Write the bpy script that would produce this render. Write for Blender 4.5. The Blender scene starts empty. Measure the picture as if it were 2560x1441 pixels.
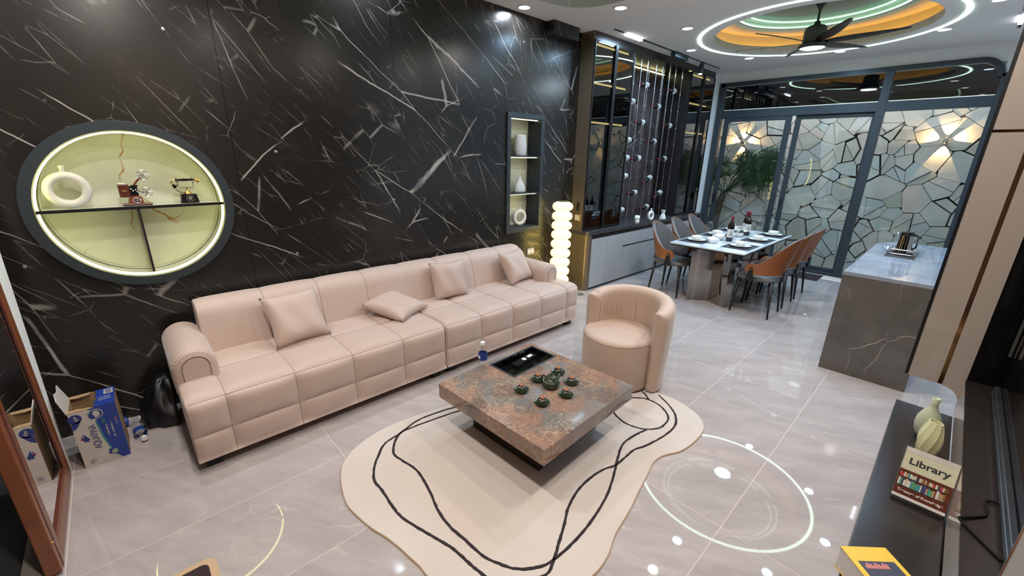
import bpy, bmesh, math, random
from mathutils import Vector, Matrix
random.seed(7)
C = bpy.context.scene.collection
scene = bpy.context.scene
PI = math.pi
sin, cos = math.sin, math.cos

# ------------------------------------------------------------------ camera, world, exposure
cam = bpy.data.cameras.new('camera'); cam.sensor_width = 36; cam.lens = 1037.4 / 2560 * 36
cam.clip_start = 0.02; cam.clip_end = 60
co = bpy.data.objects.new('camera', cam); C.objects.link(co)
_r = Vector((0.68481477, 0.7285019, 0.0177117)); _d = Vector((0.23404411, -0.19686125, -0.95208666)); _f = Vector((-0.69011019, 0.65614832, -0.30531508))
co.matrix_world = Matrix(((_r.x, -_d.x, -_f.x, 0), (_r.y, -_d.y, -_f.y, 0), (_r.z, -_d.z, -_f.z, 1.785), (0, 0, 0, 1)))
scene.camera = co
w = bpy.data.worlds.new('night'); scene.world = w; w.use_nodes = True
w.node_tree.nodes['Background'].inputs[0].default_value = (0.10, 0.13, 0.2, 1)
w.node_tree.nodes['Background'].inputs[1].default_value = 0.012
vs = scene.view_settings
vs.view_transform = 'Standard'; vs.look = 'None'; vs.exposure = 0.0; vs.gamma = 1.0; vs.use_curve_mapping = False
scene.cycles.max_bounces = 8; scene.cycles.diffuse_bounces = 4; scene.cycles.glossy_bounces = 4
scene.cycles.transmission_bounces = 6; scene.cycles.transparent_max_bounces = 10
scene.cycles.sample_clamp_indirect = 6.0
scene.cycles.use_denoising = True
scene.cycles.caustics_reflective = False; scene.cycles.caustics_refractive = False
# lamp powers in watt and lamp colours, tuned here
P_LIVING, P_DINING = 21.0, 11.0
WARM, COOL = (1.0, 0.92, 0.85), (0.42, 0.69, 1.0)
E_STRIP = 9.5

# ------------------------------------------------------------------ node helpers
class NM:
    def __init__(s, name, base=(.8,.8,.8), rough=.5, metal=0., **kw):
        s.m = bpy.data.materials.new(name); s.m.use_nodes = True
        s.t = s.m.node_tree; s.n = s.t.nodes; s.l = s.t.links
        s.b = s.n['Principled BSDF']; s.out = s.n['Material Output']
        s.b.inputs['Base Color'].default_value = (*base, 1)
        s.b.inputs['Roughness'].default_value = rough
        s.b.inputs['Metallic'].default_value = metal
        for k, v in kw.items():
            i = s.b.inputs[k.replace('_', ' ')]
            i.default_value = (*v, 1) if isinstance(v, tuple) else v
        s.m.diffuse_color = (*base, 1)
    def new(s, typ, **kw):
        n = s.n.new(typ)
        for k, v in kw.items(): setattr(n, k, v)
        return n
    def link(s, a, b): s.l.new(a, b)
    def pos(s, obj=False):
        return s.new('ShaderNodeTexCoord').outputs['Object'] if obj else s.new('ShaderNodeNewGeometry').outputs['Position']
    def mapping(s, v, loc=(0,0,0), rot=(0,0,0), sc=(1,1,1)):
        m = s.new('ShaderNodeMapping'); s.link(v, m.inputs[0])
        m.inputs[1].default_value = loc; m.inputs[2].default_value = rot; m.inputs[3].default_value = sc
        return m.outputs[0]
    def noise(s, v, scale, detail=3, rough=.5, col=False):
        n = s.new('ShaderNodeTexNoise'); s.link(v, n.inputs['Vector'])
        n.inputs['Scale'].default_value = scale; n.inputs['Detail'].default_value = detail; n.inputs['Roughness'].default_value = rough
        return n.outputs['Color' if col else 'Fac']
    def math(s, op, a, b=None, c=None, clamp=False):
        n = s.new('ShaderNodeMath', operation=op, use_clamp=clamp)
        for i, x in enumerate((a, b, c)):
            if x is None: continue
            if isinstance(x, (int, float)): n.inputs[i].default_value = x
            else: s.link(x, n.inputs[i])
        return n.outputs[0]
    def vmath(s, op, a, b):
        n = s.new('ShaderNodeVectorMath', operation=op)
        for i, x in enumerate((a, b)):
            if isinstance(x, tuple): n.inputs[i].default_value = x
            else: s.link(x, n.inputs[i])
        return n.outputs[0]
    def step(s, v, lo, hi, a=0., b=1.):
        n = s.new('ShaderNodeMapRange'); s.link(v, n.inputs[0])
        for i, x in zip((1,2,3,4), (lo, hi, a, b)): n.inputs[i].default_value = x
        return n.outputs[0]
    def ramp(s, v, stops):
        n = s.new('ShaderNodeValToRGB'); s.link(v, n.inputs[0]); e = n.color_ramp.elements
        while len(e) < len(stops): e.new(.5)
        for k, (p, c) in zip(e, stops): k.position = p; k.color = (*c, 1)
        return n.outputs[0]
    def mix(s, f, a, b):
        n = s.new('ShaderNodeMix', data_type='RGBA')
        for i, x in ((0, f), (6, a), (7, b)):
            if isinstance(x, (int, float)): n.inputs[i].default_value = x
            elif isinstance(x, tuple): n.inputs[i].default_value = (*x, 1)
            else: s.link(x, n.inputs[i])
        return n.outputs[2]
    def distort(s, v, scale, amt):
        c = s.noise(v, scale, 4, .55, True)
        c = s.vmath('SUBTRACT', c, (.5,.5,.5))
        return s.vmath('ADD', v, s.vmath('MULTIPLY', c, (amt, amt, amt)))
    def crack(s, v, scale, width, soft=None):
        n = s.new('ShaderNodeTexVoronoi', feature='DISTANCE_TO_EDGE'); s.link(v, n.inputs['Vector']); n.inputs['Scale'].default_value = scale
        return s.step(n.outputs[0], width * .3, width, 1., 0.)
    def base(s, c): s.link(c, s.b.inputs['Base Color'])
    def bump(s, h, strength=.3, dist=.01):
        n = s.new('ShaderNodeBump'); s.link(h, n.inputs['Height'])
        n.inputs['Strength'].default_value = strength; n.inputs['Distance'].default_value = dist
        s.link(n.outputs[0], s.b.inputs['Normal'])
    def speckle(s, amt=.12, scale=60, obj=True):
        """fine tonal variation of the base colour"""
        c = tuple(s.b.inputs['Base Color'].default_value)[:3]
        f = s.noise(s.pos(obj), scale, 3)
        s.base(s.mix(f, tuple(x * (1 - amt) for x in c), tuple(min(1, x * (1 + amt)) for x in c))); return s

def simple(name, base, rough=.5, metal=0., amt=.1, scale=50, bump=0, **kw):
    m = NM(name, base, rough, metal, **kw); m.speckle(amt, scale)
    if bump: m.bump(m.noise(m.pos(True), scale * 4, 2), bump, .002)
    return m.m
def glow(name, col, strength):
    m = NM(name, col, .4); m.b.inputs['Emission Color'].default_value = (*col, 1); m.b.inputs['Emission Strength'].default_value = strength
    return m.m

M = {}
# dark veined marble of the long wall
def dark_marble(name, plane='yz', bright=1., tint=(1,1,1), rough=.24):
    m = NM(name, (.02,.018,.016), rough)
    p = m.pos()
    sx = m.new('ShaderNodeSeparateXYZ'); m.link(p, sx.inputs[0])
    cx = m.new('ShaderNodeCombineXYZ')
    if plane == 'yz': m.link(sx.outputs[1], cx.inputs[0]); m.link(sx.outputs[2], cx.inputs[1])
    else: m.link(sx.outputs[0], cx.inputs[0]); m.link(sx.outputs[2], cx.inputs[1]); m.link(sx.outputs[1], cx.inputs[2])
    v = cx.outputs[0]
    cloud = m.noise(v, 1.3, 5, .6)
    fine = m.noise(v, 14, 4, .65)
    base = m.ramp(m.math('ADD', m.math('MULTIPLY', cloud, .8), m.math('MULTIPLY', fine, .25)),
                  [(.25, tuple(.008 * t for t in tint)), (.55, (.016 * tint[0], .0135 * tint[1], .011 * tint[2])), (.85, (.040 * tint[0], .030 * tint[1], .022 * tint[2]))])
    def layer(deg, along, across, scale, wd, dis, ms, lo, hi, seed):
        q = m.mapping(m.distort(v, 1.8, dis), (seed, seed * 1.7, 0), (0, 0, -math.radians(deg)))
        q = m.mapping(q, sc=(along, across, 1))
        c = m.crack(q, scale, wd)
        k = m.step(m.noise(m.mapping(v, (seed * 3, 5, seed)), ms, 3, .6), lo, hi)
        return m.math('MULTIPLY', c, k)
    a = layer(-38, .34, 1.7, 1.35, .0080, .07, 1.3, .50, .60, 1.3)
    b = layer(32, .50, 1.6, 1.0, .0085, .09, 1.6, .57, .63, 4.1)
    c = layer(-58, .45, 2.0, 2.0, .010, .05, 2.2, .50, .62, 7.7)
    d = layer(10, .9, 1.3, 2.6, .0085, .14, 3.2, .55, .66, 11.)
    e = layer(-46, .5, 3.0, 3.0, .016, .04, 3.6, .49, .62, 15.)
    sp = m.step(m.noise(v, 75, 2, .7), .72, .80, 0, .5)
    tot = m.math('ADD', m.math('MULTIPLY', a, .85), m.math('MULTIPLY', b, .75))
    tot = m.math('ADD', tot, m.math('MULTIPLY', c, .45)); tot = m.math('ADD', tot, m.math('MULTIPLY', d, .4))
    tot = m.math('ADD', tot, m.math('MULTIPLY', e, .3)); tot = m.math('ADD', tot, m.math('MULTIPLY', sp, .35), None, True)
    m.base(m.mix(m.math('MULTIPLY', tot, bright, None, True), base, (.50, .46, .42)))
    return m.m
M['marble'] = dark_marble('dark_marble')
M['rack_marble'] = dark_marble('rack_back_marble', 'yz', 1., (3.6, 3.2, 4.2), .3)
# polished floor tile
SA = -.62
def tile_mat():
    m = NM('polished_stone_tile', (.4,.34,.31), .018, IOR=1.5)
    p = m.pos()
    oi = m.new('ShaderNodeObjectInfo').outputs['Random']
    off = m.new('ShaderNodeCombineXYZ'); m.link(m.math('MULTIPLY', oi, 7.), off.inputs[0]); m.link(m.math('MULTIPLY', oi, 13.), off.inputs[1])
    v = m.vmath('ADD', p, off.outputs[0])
    q = m.mapping(m.mapping(m.distort(v, 1.6, .30), (0,0,0), (0,0,SA)), sc=(.8, 3.2, 1))
    n1 = m.noise(q, 1.6, 6, .62); n2 = m.noise(m.mapping(m.mapping(v, (3,2,1), (0,0,SA + .12)), sc=(1.2, 6, 1)), 4.2, 5, .7)
    f = m.math('ADD', m.math('MULTIPLY', n1, .68), m.math('MULTIPLY', n2, .36))
    c = m.ramp(f, [(.30, (.315,.272,.262)), (.46, (.37,.323,.309)), (.58, (.415,.362,.345)), (.76, (.51,.445,.42))])
    vn = m.crack(m.mapping(m.mapping(m.distort(v, 1.7, .35), (4,1,0), (0,0,SA)), sc=(.6, 2.0, 1)), 1.3, .010)
    vk = m.step(m.noise(v, 2.5, 2), .56, .68, 0, .35)
    c = m.mix(m.math('MULTIPLY', vn, vk), c, (.72, .62, .56))
    m.base(c); return m.m
M['tile'] = tile_mat()
M['grout'] = simple('grout', (.72,.61,.53), .8)
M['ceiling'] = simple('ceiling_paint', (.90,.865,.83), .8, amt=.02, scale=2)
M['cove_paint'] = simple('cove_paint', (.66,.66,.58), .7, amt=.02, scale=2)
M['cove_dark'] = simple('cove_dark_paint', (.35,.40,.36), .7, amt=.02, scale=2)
M['white_wall'] = simple('white_wall_paint', (.86,.86,.85), .5, amt=.03, scale=3)
# beige upholstery
def fabric(name, base, rough=.55, sheen=.25):
    m = NM(name, base, rough); m.b.inputs['Sheen Weight'].default_value = sheen; m.b.inputs['Sheen Roughness'].default_value = .5
    f = m.noise(m.pos(True), 3.0, 4); g = m.noise(m.pos(True), 260, 2)
    m.base(m.mix(f, tuple(x * .93 for x in base), tuple(min(1, x * 1.06) for x in base)))
    m.bump(g, .12, .0015); return m.m
M['sofa'] = fabric('beige_sofa_fabric', (.50,.37,.305))
M['seam'] = fabric('sofa_seam', (.30,.205,.16))
M['chair_beige'] = fabric('beige_chair_fabric', (.49,.35,.265))
M['black_foot'] = simple('black_foot', (.012,.010,.011), .5)
M['black_metal'] = simple('black_metal', (.012,.012,.014), .35, .3)
M['charcoal'] = simple('charcoal_frame', (.030,.040,.045), .45, .2)
M['slate'] = simple('slate_aluminium', (.032,.043,.052), .42, .25)
M['grey_leather'] = simple('grey_leather', (.105,.100,.097), .45, bump=.2)
M['tan_leather'] = simple('tan_leather', (.26,.085,.026), .38, bump=.15)
M['steel'] = simple('steel', (.62,.62,.64), .25, 1.)
M['mirror_steel'] = simple('grey_mirror_steel', (.36,.32,.29), .06, 1., amt=.03)
M['gold'] = simple('gold_metal', (.72,.45,.16), .25, 1.)
M['copper'] = simple('copper_strip', (.50,.26,.15), .12, 1., amt=.05)
M['bronze'] = simple('bronze_panel', (.20,.155,.105), .33, .55, amt=.05)
M['white_gloss'] = simple('white_ceramic', (.75,.74,.70), .25, amt=.03)
M['white_matt'] = simple('white_matt_ceramic', (.66,.64,.60), .6, amt=.05, bump=.2)
M['green_glaze'] = simple('dark_green_glaze', (.030,.045,.022), .08, amt=.4, scale=40)
M['brown_glaze'] = simple('dark_brown_glaze', (.018,.010,.008), .08, amt=.4)
M['terracotta'] = simple('terracotta', (.42,.18,.09), .6)
M['plastic_white'] = simple('white_plastic', (.8,.8,.8), .3)
M['blue_print'] = simple('blue_label', (.015,.045,.26), .35)
M['card_white'] = simple('white_cardboard', (.52,.47,.42), .7)
M['card_brown'] = simple('brown_cardboard', (.36,.235,.12), .8)
M['ink_blue'] = simple('ink_blue', (.02,.035,.17), .5)
M['green_print'] = simple('green_print', (.06,.28,.12), .5)
M['teal_print'] = simple('teal_print', (.04,.25,.26), .5)
M['red_print'] = simple('red_print', (.45,.03,.03), .5)
M['black_ink'] = simple('black_ink', (.012,.011,.012), .6)
M['bag'] = simple('black_bag', (.004,.004,.005), .42, amt=.3)
M['wood_red'] = simple('red_wood', (.20,.062,.022), .3, amt=.3, scale=8)
M['wood_dark'] = simple('dark_red_wood', (.10,.024,.012), .25, amt=.3, scale=20)
M['tv_top'] = simple('dark_taupe_laminate', (.020,.0155,.0138), .24, amt=.06, scale=5)
M['gloss_panel'] = simple('taupe_gloss_panel', (.40,.335,.285), .07, amt=.04, scale=3)
M['black_gloss'] = simple('black_gloss', (.004,.004,.004), .06)
M['rubber'] = simple('black_rubber', (.005,.005,.005), .8, Specular_IOR_Level=.15)
M['yellow'] = simple('yellow_cover', (.68,.44,.03), .4)
M['paper'] = simple('paper_pages', (.62,.56,.52), .7)
M['cover_cream'] = simple('cream_cover', (.52,.49,.33), .45)
M['navy'] = simple('navy_print', (.03,.03,.06), .5)
M['salmon'] = simple('salmon_print', (.7,.22,.18), .5)
M['door_grey'] = simple('pale_grey_door', (.36,.36,.37), .3, amt=.04, scale=6)
M['cab_black'] = simple('cabinet_black_brown', (.022,.018,.018), .3, amt=.05)
M['cab_inner'] = simple('cabinet_inside', (.05,.046,.038), .5)
M['mat_grey'] = simple('dark_place_mat', (.028,.027,.032), .6)
M['wine_glass_dark'] = simple('wine_bottle_glass', (.008,.006,.006), .08)
M['wine_foil'] = simple('red_foil', (.22,.015,.03), .3, .4)
M['label'] = simple('bottle_label', (.62,.60,.56), .5)
M['flower_white'] = simple('white_petals', (.75,.72,.62), .6)
M['leaf'] = simple('palm_leaf', (.020,.050,.012), .5, amt=.5, scale=6)
M['trunk'] = simple('palm_trunk', (.05,.035,.02), .85, amt=.4, scale=30)
M['pot'] = simple('dark_pot', (.03,.03,.03), .5)
M['ground'] = simple('patio_ground', (.10,.10,.10), .6)
M['joint'] = simple('dark_stone_joint', (.018,.015,.012), .9)
def stone_mat():
    m = NM('flagstone', (.4,.38,.35), .62)
    oi = m.new('ShaderNodeObjectInfo').outputs['Random']
    c = m.ramp(oi, [(0, (.38,.37,.32)), (.25, (.50,.47,.43)), (.5, (.44,.47,.48)), (.75, (.54,.46,.42)), (1., (.46,.48,.43))])
    f = m.noise(m.distort(m.pos(), 2, .4), 3.5, 5, .6)
    m.base(m.mix(m.step(f, .3, .75), m.mix(.25, c, (.2,.19,.17)), c)); m.bump(f, .35, .02); return m.m
M['stone'] = stone_mat()
def grey_marble(name, base, vein, rough=.08, wv=.0055):
    m = NM(name, base, rough); v = m.pos()
    f = m.noise(m.distort(v, 2, .5), 2.2, 6, .65)
    c = m.mix(m.step(f, .3, .7), tuple(x * .72 for x in base), tuple(x * 1.28 for x in base))
    q = m.crack(m.mapping(m.distort(v, 1.5, .20), (2,1.3,.4), (.15,.1,.1), (2.6, 2.2, .8)), 1.2, wv)
    k = m.step(m.noise(v, 2.2, 3), .50, .62)
    m.base(m.mix(m.math('MULTIPLY', q, k), c, vein)); return m.m
M['island_side'] = grey_marble('island_brown_grey_marble', (.105,.093,.083), (.42,.36,.30))
M['island_top'] = grey_marble('island_blue_grey_marble', (.26,.29,.34), (.46,.48,.52), .05)
M['table_white'] = grey_marble('white_sintered_top', (.62,.66,.69), (.40,.42,.44), .12)
M['niche_back'] = None
def niche_mat():
    m = NM('cream_gold_veined_marble', (.72,.72,.62), .35); v = m.pos()
    f = m.noise(m.distort(v, 3, .4), 2.5, 5, .6)
    c = m.mix(m.step(f, .35, .7), (.60,.62,.50), (.74,.76,.62))
    q = m.crack(m.mapping(m.distort(v, 5, .18), (.2,.53,.1), (0,0,0), (1, 2.2, 1.2)), 1.5, .018)
    k = m.step(m.noise(v, 2.6, 3), .55, .64)
    m.base(m.mix(m.math('MULTIPLY', q, k), c, (.45,.22,.03))); return m.m
M['niche_back'] = niche_mat()
def table_stone():
    m = NM('brown_breccia_stone', (.2,.15,.12), .07); v = m.pos(True)
    d = m.distort(v, 5, .22)
    n = m.new('ShaderNodeTexVoronoi'); m.link(d, n.inputs['Vector']); n.inputs['Scale'].default_value = 7.5
    sep = m.new('ShaderNodeSeparateColor'); m.link(n.outputs['Color'], sep.inputs[0])
    patch = m.ramp(sep.outputs[0], [(0, (.13,.115,.10)), (.3, (.17,.17,.17)), (.5, (.20,.15,.12)), (.75, (.145,.10,.085)), (1, (.20,.185,.175))])
    big = m.noise(d, 3.2, 5, .65)
    base = m.mix(m.step(big, .46, .56), patch, m.mix(m.noise(d, 40, 4, .7), (.10,.035,.03), (.42,.27,.19)))
    sp = m.step(m.noise(d, 70, 3, .8), .56, .66, 0, .7)
    base = m.mix(sp, base, (.42,.30,.20))
    e1 = m.math('MULTIPLY', m.crack(m.distort(d, 9, .08), 7.5, .035), m.step(m.noise(v, 4, 3), .42, .58)); e2 = m.crack(m.distort(v, 14, .12), 22, .07)
    e = m.math('ADD', m.math('MULTIPLY', e1, .55), m.math('MULTIPLY', e2, m.step(m.noise(v, 5, 2), .45, .6, 0, .55)), None, True)
    m.base(m.mix(e, base, (.46,.32,.20))); return m.m
M['table_stone'] = table_stone()
def rug_mat():
    m = NM('cream_rug_pile', (.66,.56,.44), .9); v = m.pos()
    m.b.inputs['Sheen Weight'].default_value = .3
    st = m.step(m.noise(m.distort(v, 2, .3), 1.7, 4), .35, .75)
    m.base(m.mix(st, (.60,.525,.465), (.55,.455,.39))); m.bump(m.noise(v, 420, 2), .5, .004); return m.m
M['rug'] = rug_mat()
M['rug_line'] = simple('dark_rug_line', (.022,.013,.014), .9, bump=.4)
M['rug_edge'] = simple('rug_binding', (.50,.33,.19), .8)
M['mat_beige'] = simple('beige_mat_border', (.50,.34,.20), .8)
M['mat_brown'] = simple('brown_mat_centre', (.030,.012,.013), .9)
# light givers
M['strip_mint'] = glow('mint_light_strip', (.70, 1., .84), E_STRIP)
M['strip_amber'] = glow('amber_light_strip', (1., .54, .07), 6.)
M['strip_teal'] = glow('teal_light_strip', (.62, 1., .82), 1.7)
M['strip_yellow'] = glow('yellow_light_strip', (1., .96, .40), 8.0)
M['strip_shelf'] = glow('shelf_light_strip', (1., .92, .45), 5.0)
M['lens'] = glow('downlight_lens', (.93, .97, 1.), 9.)
M['fan_lens'] = glow('fan_lamp_lens', (.82, .93, 1.), 3.0)
M['lamp_glow'] = glow('lamp_globe_glow', (1., .80, .27), 2.5)
M['lamp_neck'] = glow('lamp_neck_glow', (1., .82, .40), 30.)
M['track_glow'] = glow('track_lamp_glow', (.85, .90, 1.), 8.)
M['led_small'] = glow('wall_lamp_lens', (1., .72, .35), 8.)
M['sign'] = glow('green_white_sign', (.65, 1., .85), 1.5)
def pane(name, tint=(1,1,1), refl=1.0, ior=1.5):
    m = NM(name, (1,1,1)); t = m.new('ShaderNodeBsdfTransparent'); t.inputs[0].default_value = (*tint, 1)
    g = m.new('ShaderNodeBsdfGlossy'); g.inputs['Roughness'].default_value = 0.01; g.inputs[0].default_value = (1,1,1,1)
    fr = m.new('ShaderNodeFresnel'); fr.inputs[0].default_value = ior
    mx = m.new('ShaderNodeMixShader'); bf = m.new('ShaderNodeNewGeometry').outputs['Backfacing']   # one mirror image per sheet, from its front side
    m.link(m.math('MULTIPLY', m.math('MULTIPLY', fr.outputs[0], refl, None, True), m.math('SUBTRACT', 1., bf)), mx.inputs[0])
    m.link(t.outputs[0], mx.inputs[1]); m.link(g.outputs[0], mx.inputs[2]); m.link(mx.outputs[0], m.out.inputs[0]); m.n.remove(m.b)
    m.m.diffuse_color = (*tint, 1); return m.m
M['pane'] = pane('clear_pane', (.92,.955,.945), 2.2)
M['smoked'] = pane('smoked_cabinet_glass', (.36,.34,.30), 2.4, 1.5)
M['door_pane'] = pane('door_pane', (.45,.45,.43), 3.2, 1.6)
M['clear'] = pane('clear_vessel', (.97,.98,.985), 1.8, 1.4)
M['pet'] = pane('clear_plastic', (.95,.96,.975), 1.8, 1.4)
M['frosted'] = simple('clear_shelf_glass', (.5,.52,.5), .1)

# ------------------------------------------------------------------ mesh helpers
class MB:
    """collects shapes, builds them as one mesh object"""
    def __init__(s): s.bm = bmesh.new(); s.mats = []; s.cur = 0
    def mat(s, m):
        if m not in s.mats: s.mats.append(m)
        s.cur = s.mats.index(m); return s
    def _fin(s, verts, T=None):
        if T is not None: bmesh.ops.transform(s.bm, matrix=T, verts=verts)
        for v in verts:
            for f in v.link_faces: f.material_index = s.cur
        return s
    def box(s, lo, hi, bev=0, seg=2, T=None, flip=False):
        r = bmesh.ops.create_cube(s.bm, size=1)['verts']
        cx = [(a + b) / 2 for a, b in zip(lo, hi)]; d = [abs(b - a) for a, b in zip(lo, hi)]
        bmesh.ops.transform(s.bm, matrix=Matrix.Translation(cx) @ Matrix.Diagonal((*d, 1)), verts=r)
        if bev:
            es = list({e for v in r for e in v.link_edges})
            o = bmesh.ops.bevel(s.bm, geom=es, offset=min(bev, min(d) * .49), segments=seg, affect='EDGES', profile=.5)
            r = list({v for f in o['faces'] for v in f.verts} | {v for v in r if v.is_valid})
            r = list({v for v0 in r for f in v0.link_faces for v in f.verts})
        return s._fin(r, T)
    def prism(s, pts, z0, z1, T=None, bev=0):
        """extrude a 2D polygon from z0 to z1"""
        lo = [s.bm.verts.new((x, y, z0)) for x, y in pts]; hi = [s.bm.verts.new((x, y, z1)) for x, y in pts]
        n = len(pts)
        area = sum(pts[i][0] * pts[(i + 1) % n][1] - pts[(i + 1) % n][0] * pts[i][1] for i in range(n))
        if area < 0: lo.reverse(); hi.reverse()
        top = s.bm.faces.new(hi); s.bm.faces.new(lo[::-1])
        for i in range(n): s.bm.faces.new((lo[i], lo[(i + 1) % n], hi[(i + 1) % n], hi[i]))
        vs_ = lo + hi
        if bev:
            o = bmesh.ops.bevel(s.bm, geom=list(top.edges), offset=bev, segments=2, affect='EDGES')
            vs_ = list({v for v0 in [v for v in vs_ if v.is_valid] + [v for f in o['faces'] for v in f.verts] for f in v0.link_faces for v in f.verts})
        return s._fin(vs_, T)
    def grid(s, rows, close_u=False, close_v=False, cap=False, T=None):
        """rows of points joined with quads"""
        vv = [[s.bm.verts.new(p) for p in r] for r in rows]
        nr, nc = len(vv), len(vv[0])
        for i in range(nr if close_u else nr - 1):
            for j in range(nc if close_v else nc - 1):
                a, b, c, d = vv[i][j], vv[i][(j + 1) % nc], vv[(i + 1) % nr][(j + 1) % nc], vv[(i + 1) % nr][j]
                try: s.bm.faces.new((a, b, c, d))
                except ValueError: pass
        if cap:
            for r in (vv[0], vv[-1]):
                try: s.bm.faces.new(r)
                except ValueError: pass
        return s._fin([v for r in vv for v in r], T)
    def lathe(s, prof, c=(0,0,0), seg=20, T=None, a0=0):
        """profile of (radius, z), revolved; radius 0 ends are closed by collapsing"""
        rows = []
        for r, z in prof:
            rows.append([(c[0] + max(r, 1e-5) * cos(a0 + 2 * PI * k / seg), c[1] + max(r, 1e-5) * sin(a0 + 2 * PI * k / seg), c[2] + z) for k in range(seg)])
        return s.grid(rows, close_v=True, T=T)
    def cyl(s, p0, p1, r0, r1=None, seg=12, cap=True):
        r1 = r0 if r1 is None else r1
        p0, p1 = Vector(p0), Vector(p1); d = (p1 - p0)
        q = d.to_track_quat('Z', 'Y').to_matrix()
        rows = [[tuple(p + q @ Vector((r * cos(2 * PI * k / seg), r * sin(2 * PI * k / seg), 0))) for k in range(seg)] for p, r in ((p0, r0), (p1, r1))]
        return s.grid(rows, close_v=True, cap=cap)
    def tube(s, pts, r, seg=8, closed=False, cap=True, flat=1.):
        pts = [Vector(p) for p in pts]; n = len(pts); rows = []; up = Vector((0, 0, 1))
        for i, p in enumerate(pts):
            a = pts[(i - 1) % n] if (closed or i > 0) else p; b = pts[(i + 1) % n] if (closed or i < n - 1) else p
            t = (b - a).normalized(); x = t.cross(up)
            if x.length < 1e-3: x = t.cross(Vector((1, 0, 0)))
            x.normalize(); y = x.cross(t); rr = r(i / max(1, n - 1)) if callable(r) else r
            rows.append([tuple(p + x * rr * cos(2 * PI * k / seg) + y * rr * flat * sin(2 * PI * k / seg)) for k in range(seg)])
        return s.grid(rows, close_u=closed, close_v=True, cap=cap and not closed)
    def build(s, name, mat=None, parent=None, world=True, smooth=False, auto=None):
        bm = s.bm; bmesh.ops.recalc_face_normals(bm, faces=bm.faces)
        me = bpy.data.meshes.new(name)
        if parent is not None and world:
            off = Vector((0, 0, 0)); p = parent
            while p is not None: off += p.location; p = p.parent
            bmesh.ops.translate(bm, vec=-off, verts=bm.verts)
        bm.to_mesh(me); bm.free()
        if mat is not None: me.materials.append(M[mat] if isinstance(mat, str) else mat)
        else:
            for m in s.mats: me.materials.append(M[m])
        if smooth:
            me.shade_smooth()
            if auto is not None:
                try: me.set_sharp_from_angle(angle=auto)
                except Exception: pass
        o = bpy.data.objects.new(name, me); C.objects.link(o)
        if parent is not None: o.parent = parent
        return o
def tag(o, label=None, cat=None, group=None, kind=None):
    if label: o['label'] = label
    if cat: o['category'] = cat
    if group: o['group'] = group
    if kind: o['kind'] = kind
    return o
def thing(name, label, cat, loc=(0,0,0), rz=0, group=None):
    o = bpy.data.objects.new(name, None); C.objects.link(o); o.empty_display_size = .05
    o.location = loc; o.rotation_euler = (0, 0, rz); return tag(o, label, cat, group)
def group_empty(name, kind='structure'):
    o = bpy.data.objects.new(name, None); C.objects.link(o); o['kind'] = kind; return o
def copy_tree(o, loc=None, rz=None, label=None, parent=None):
    c = o.copy(); C.objects.link(c)
    if parent is not None: c.parent = parent
    if loc is not None: c.location = loc
    if rz is not None: c.rotation_euler = (0, 0, rz)
    if label: c['label'] = label
    for ch in list(o.children): copy_tree(ch, parent=c)
    return c
SM = math.radians(40)
def bx(name, lo, hi, mat, parent=None, bev=0, **k): return MB().box(lo, hi, bev).build(name, mat, parent, **k)
def area(parent, loc, power, size, color, spread=PI, rot=(0,0,0), shape='DISK', sy=None):
    l = bpy.data.lights.new('lamp_light', 'AREA'); l.energy = power; l.shape = shape; l.size = size
    if sy: l.size_y = sy
    l.color = color; l.spread = spread
    o = bpy.data.objects.new('lamp_light', l); C.objects.link(o); o.location = loc; o.rotation_euler = rot
    if parent: o.parent = parent
    return o

# fonts as flat lettering lying on objects
def text(body, size, mat, parent, loc, rot, name='lettering', ext=.0004, align='CENTER', bold=0, sx=1.):
    cu = bpy.data.curves.new(name, 'FONT'); cu.body = body; cu.size = size; cu.extrude = ext; cu.align_x = align; cu.align_y = 'CENTER'; cu.offset = bold
    cu.materials.append(M[mat]); o = bpy.data.objects.new(name, cu); C.objects.link(o)
    me = bpy.data.meshes.new_from_object(o); bpy.data.objects.remove(o)
    o = bpy.data.objects.new(name, me); C.objects.link(o)
    o.location = loc; o.rotation_euler = rot; o.scale = (sx, 1, 1)
    if parent is not None: o.parent = parent
    return o

# ------------------------------------------------------------------ room shell
ZC = 3.2
XW = -3.59
fl_ = group_empty('floor')
bx('grout_bed', (-3.9, -.62, -.05), (2.3, 8.3, -.0004), 'grout', fl_)
tile_me = None
for i in range(-7, 4):
    for j in range(-2, 7):
        x0, y0 = -.445 + .6 * i, .72 + 1.2 * (j - 1)
        lo = (max(x0, -3.9) + .0013, max(y0, -.62) + .0013); hi = (min(x0 + .6, 2.3) - .0013, min(y0 + 1.2, 8.3) - .0013)
        if hi[0] - lo[0] < .03 or hi[1] - lo[1] < .03: continue
        full = abs(hi[0] - lo[0] - .5974) < 1e-4 and abs(hi[1] - lo[1] - 1.1974) < 1e-4
        if full and tile_me is not None:
            o = bpy.data.objects.new('tile', tile_me); C.objects.link(o); o.parent = fl_
        else:
            o = bx('tile', (-(hi[0] - lo[0]) / 2, -(hi[1] - lo[1]) / 2, -.008), ((hi[0] - lo[0]) / 2, (hi[1] - lo[1]) / 2, 0), 'tile', None)
            o.parent = fl_
            if full: tile_me = o.data
        o.location = ((lo[0] + hi[0]) / 2, (lo[1] + hi[1]) / 2, 0)

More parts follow.
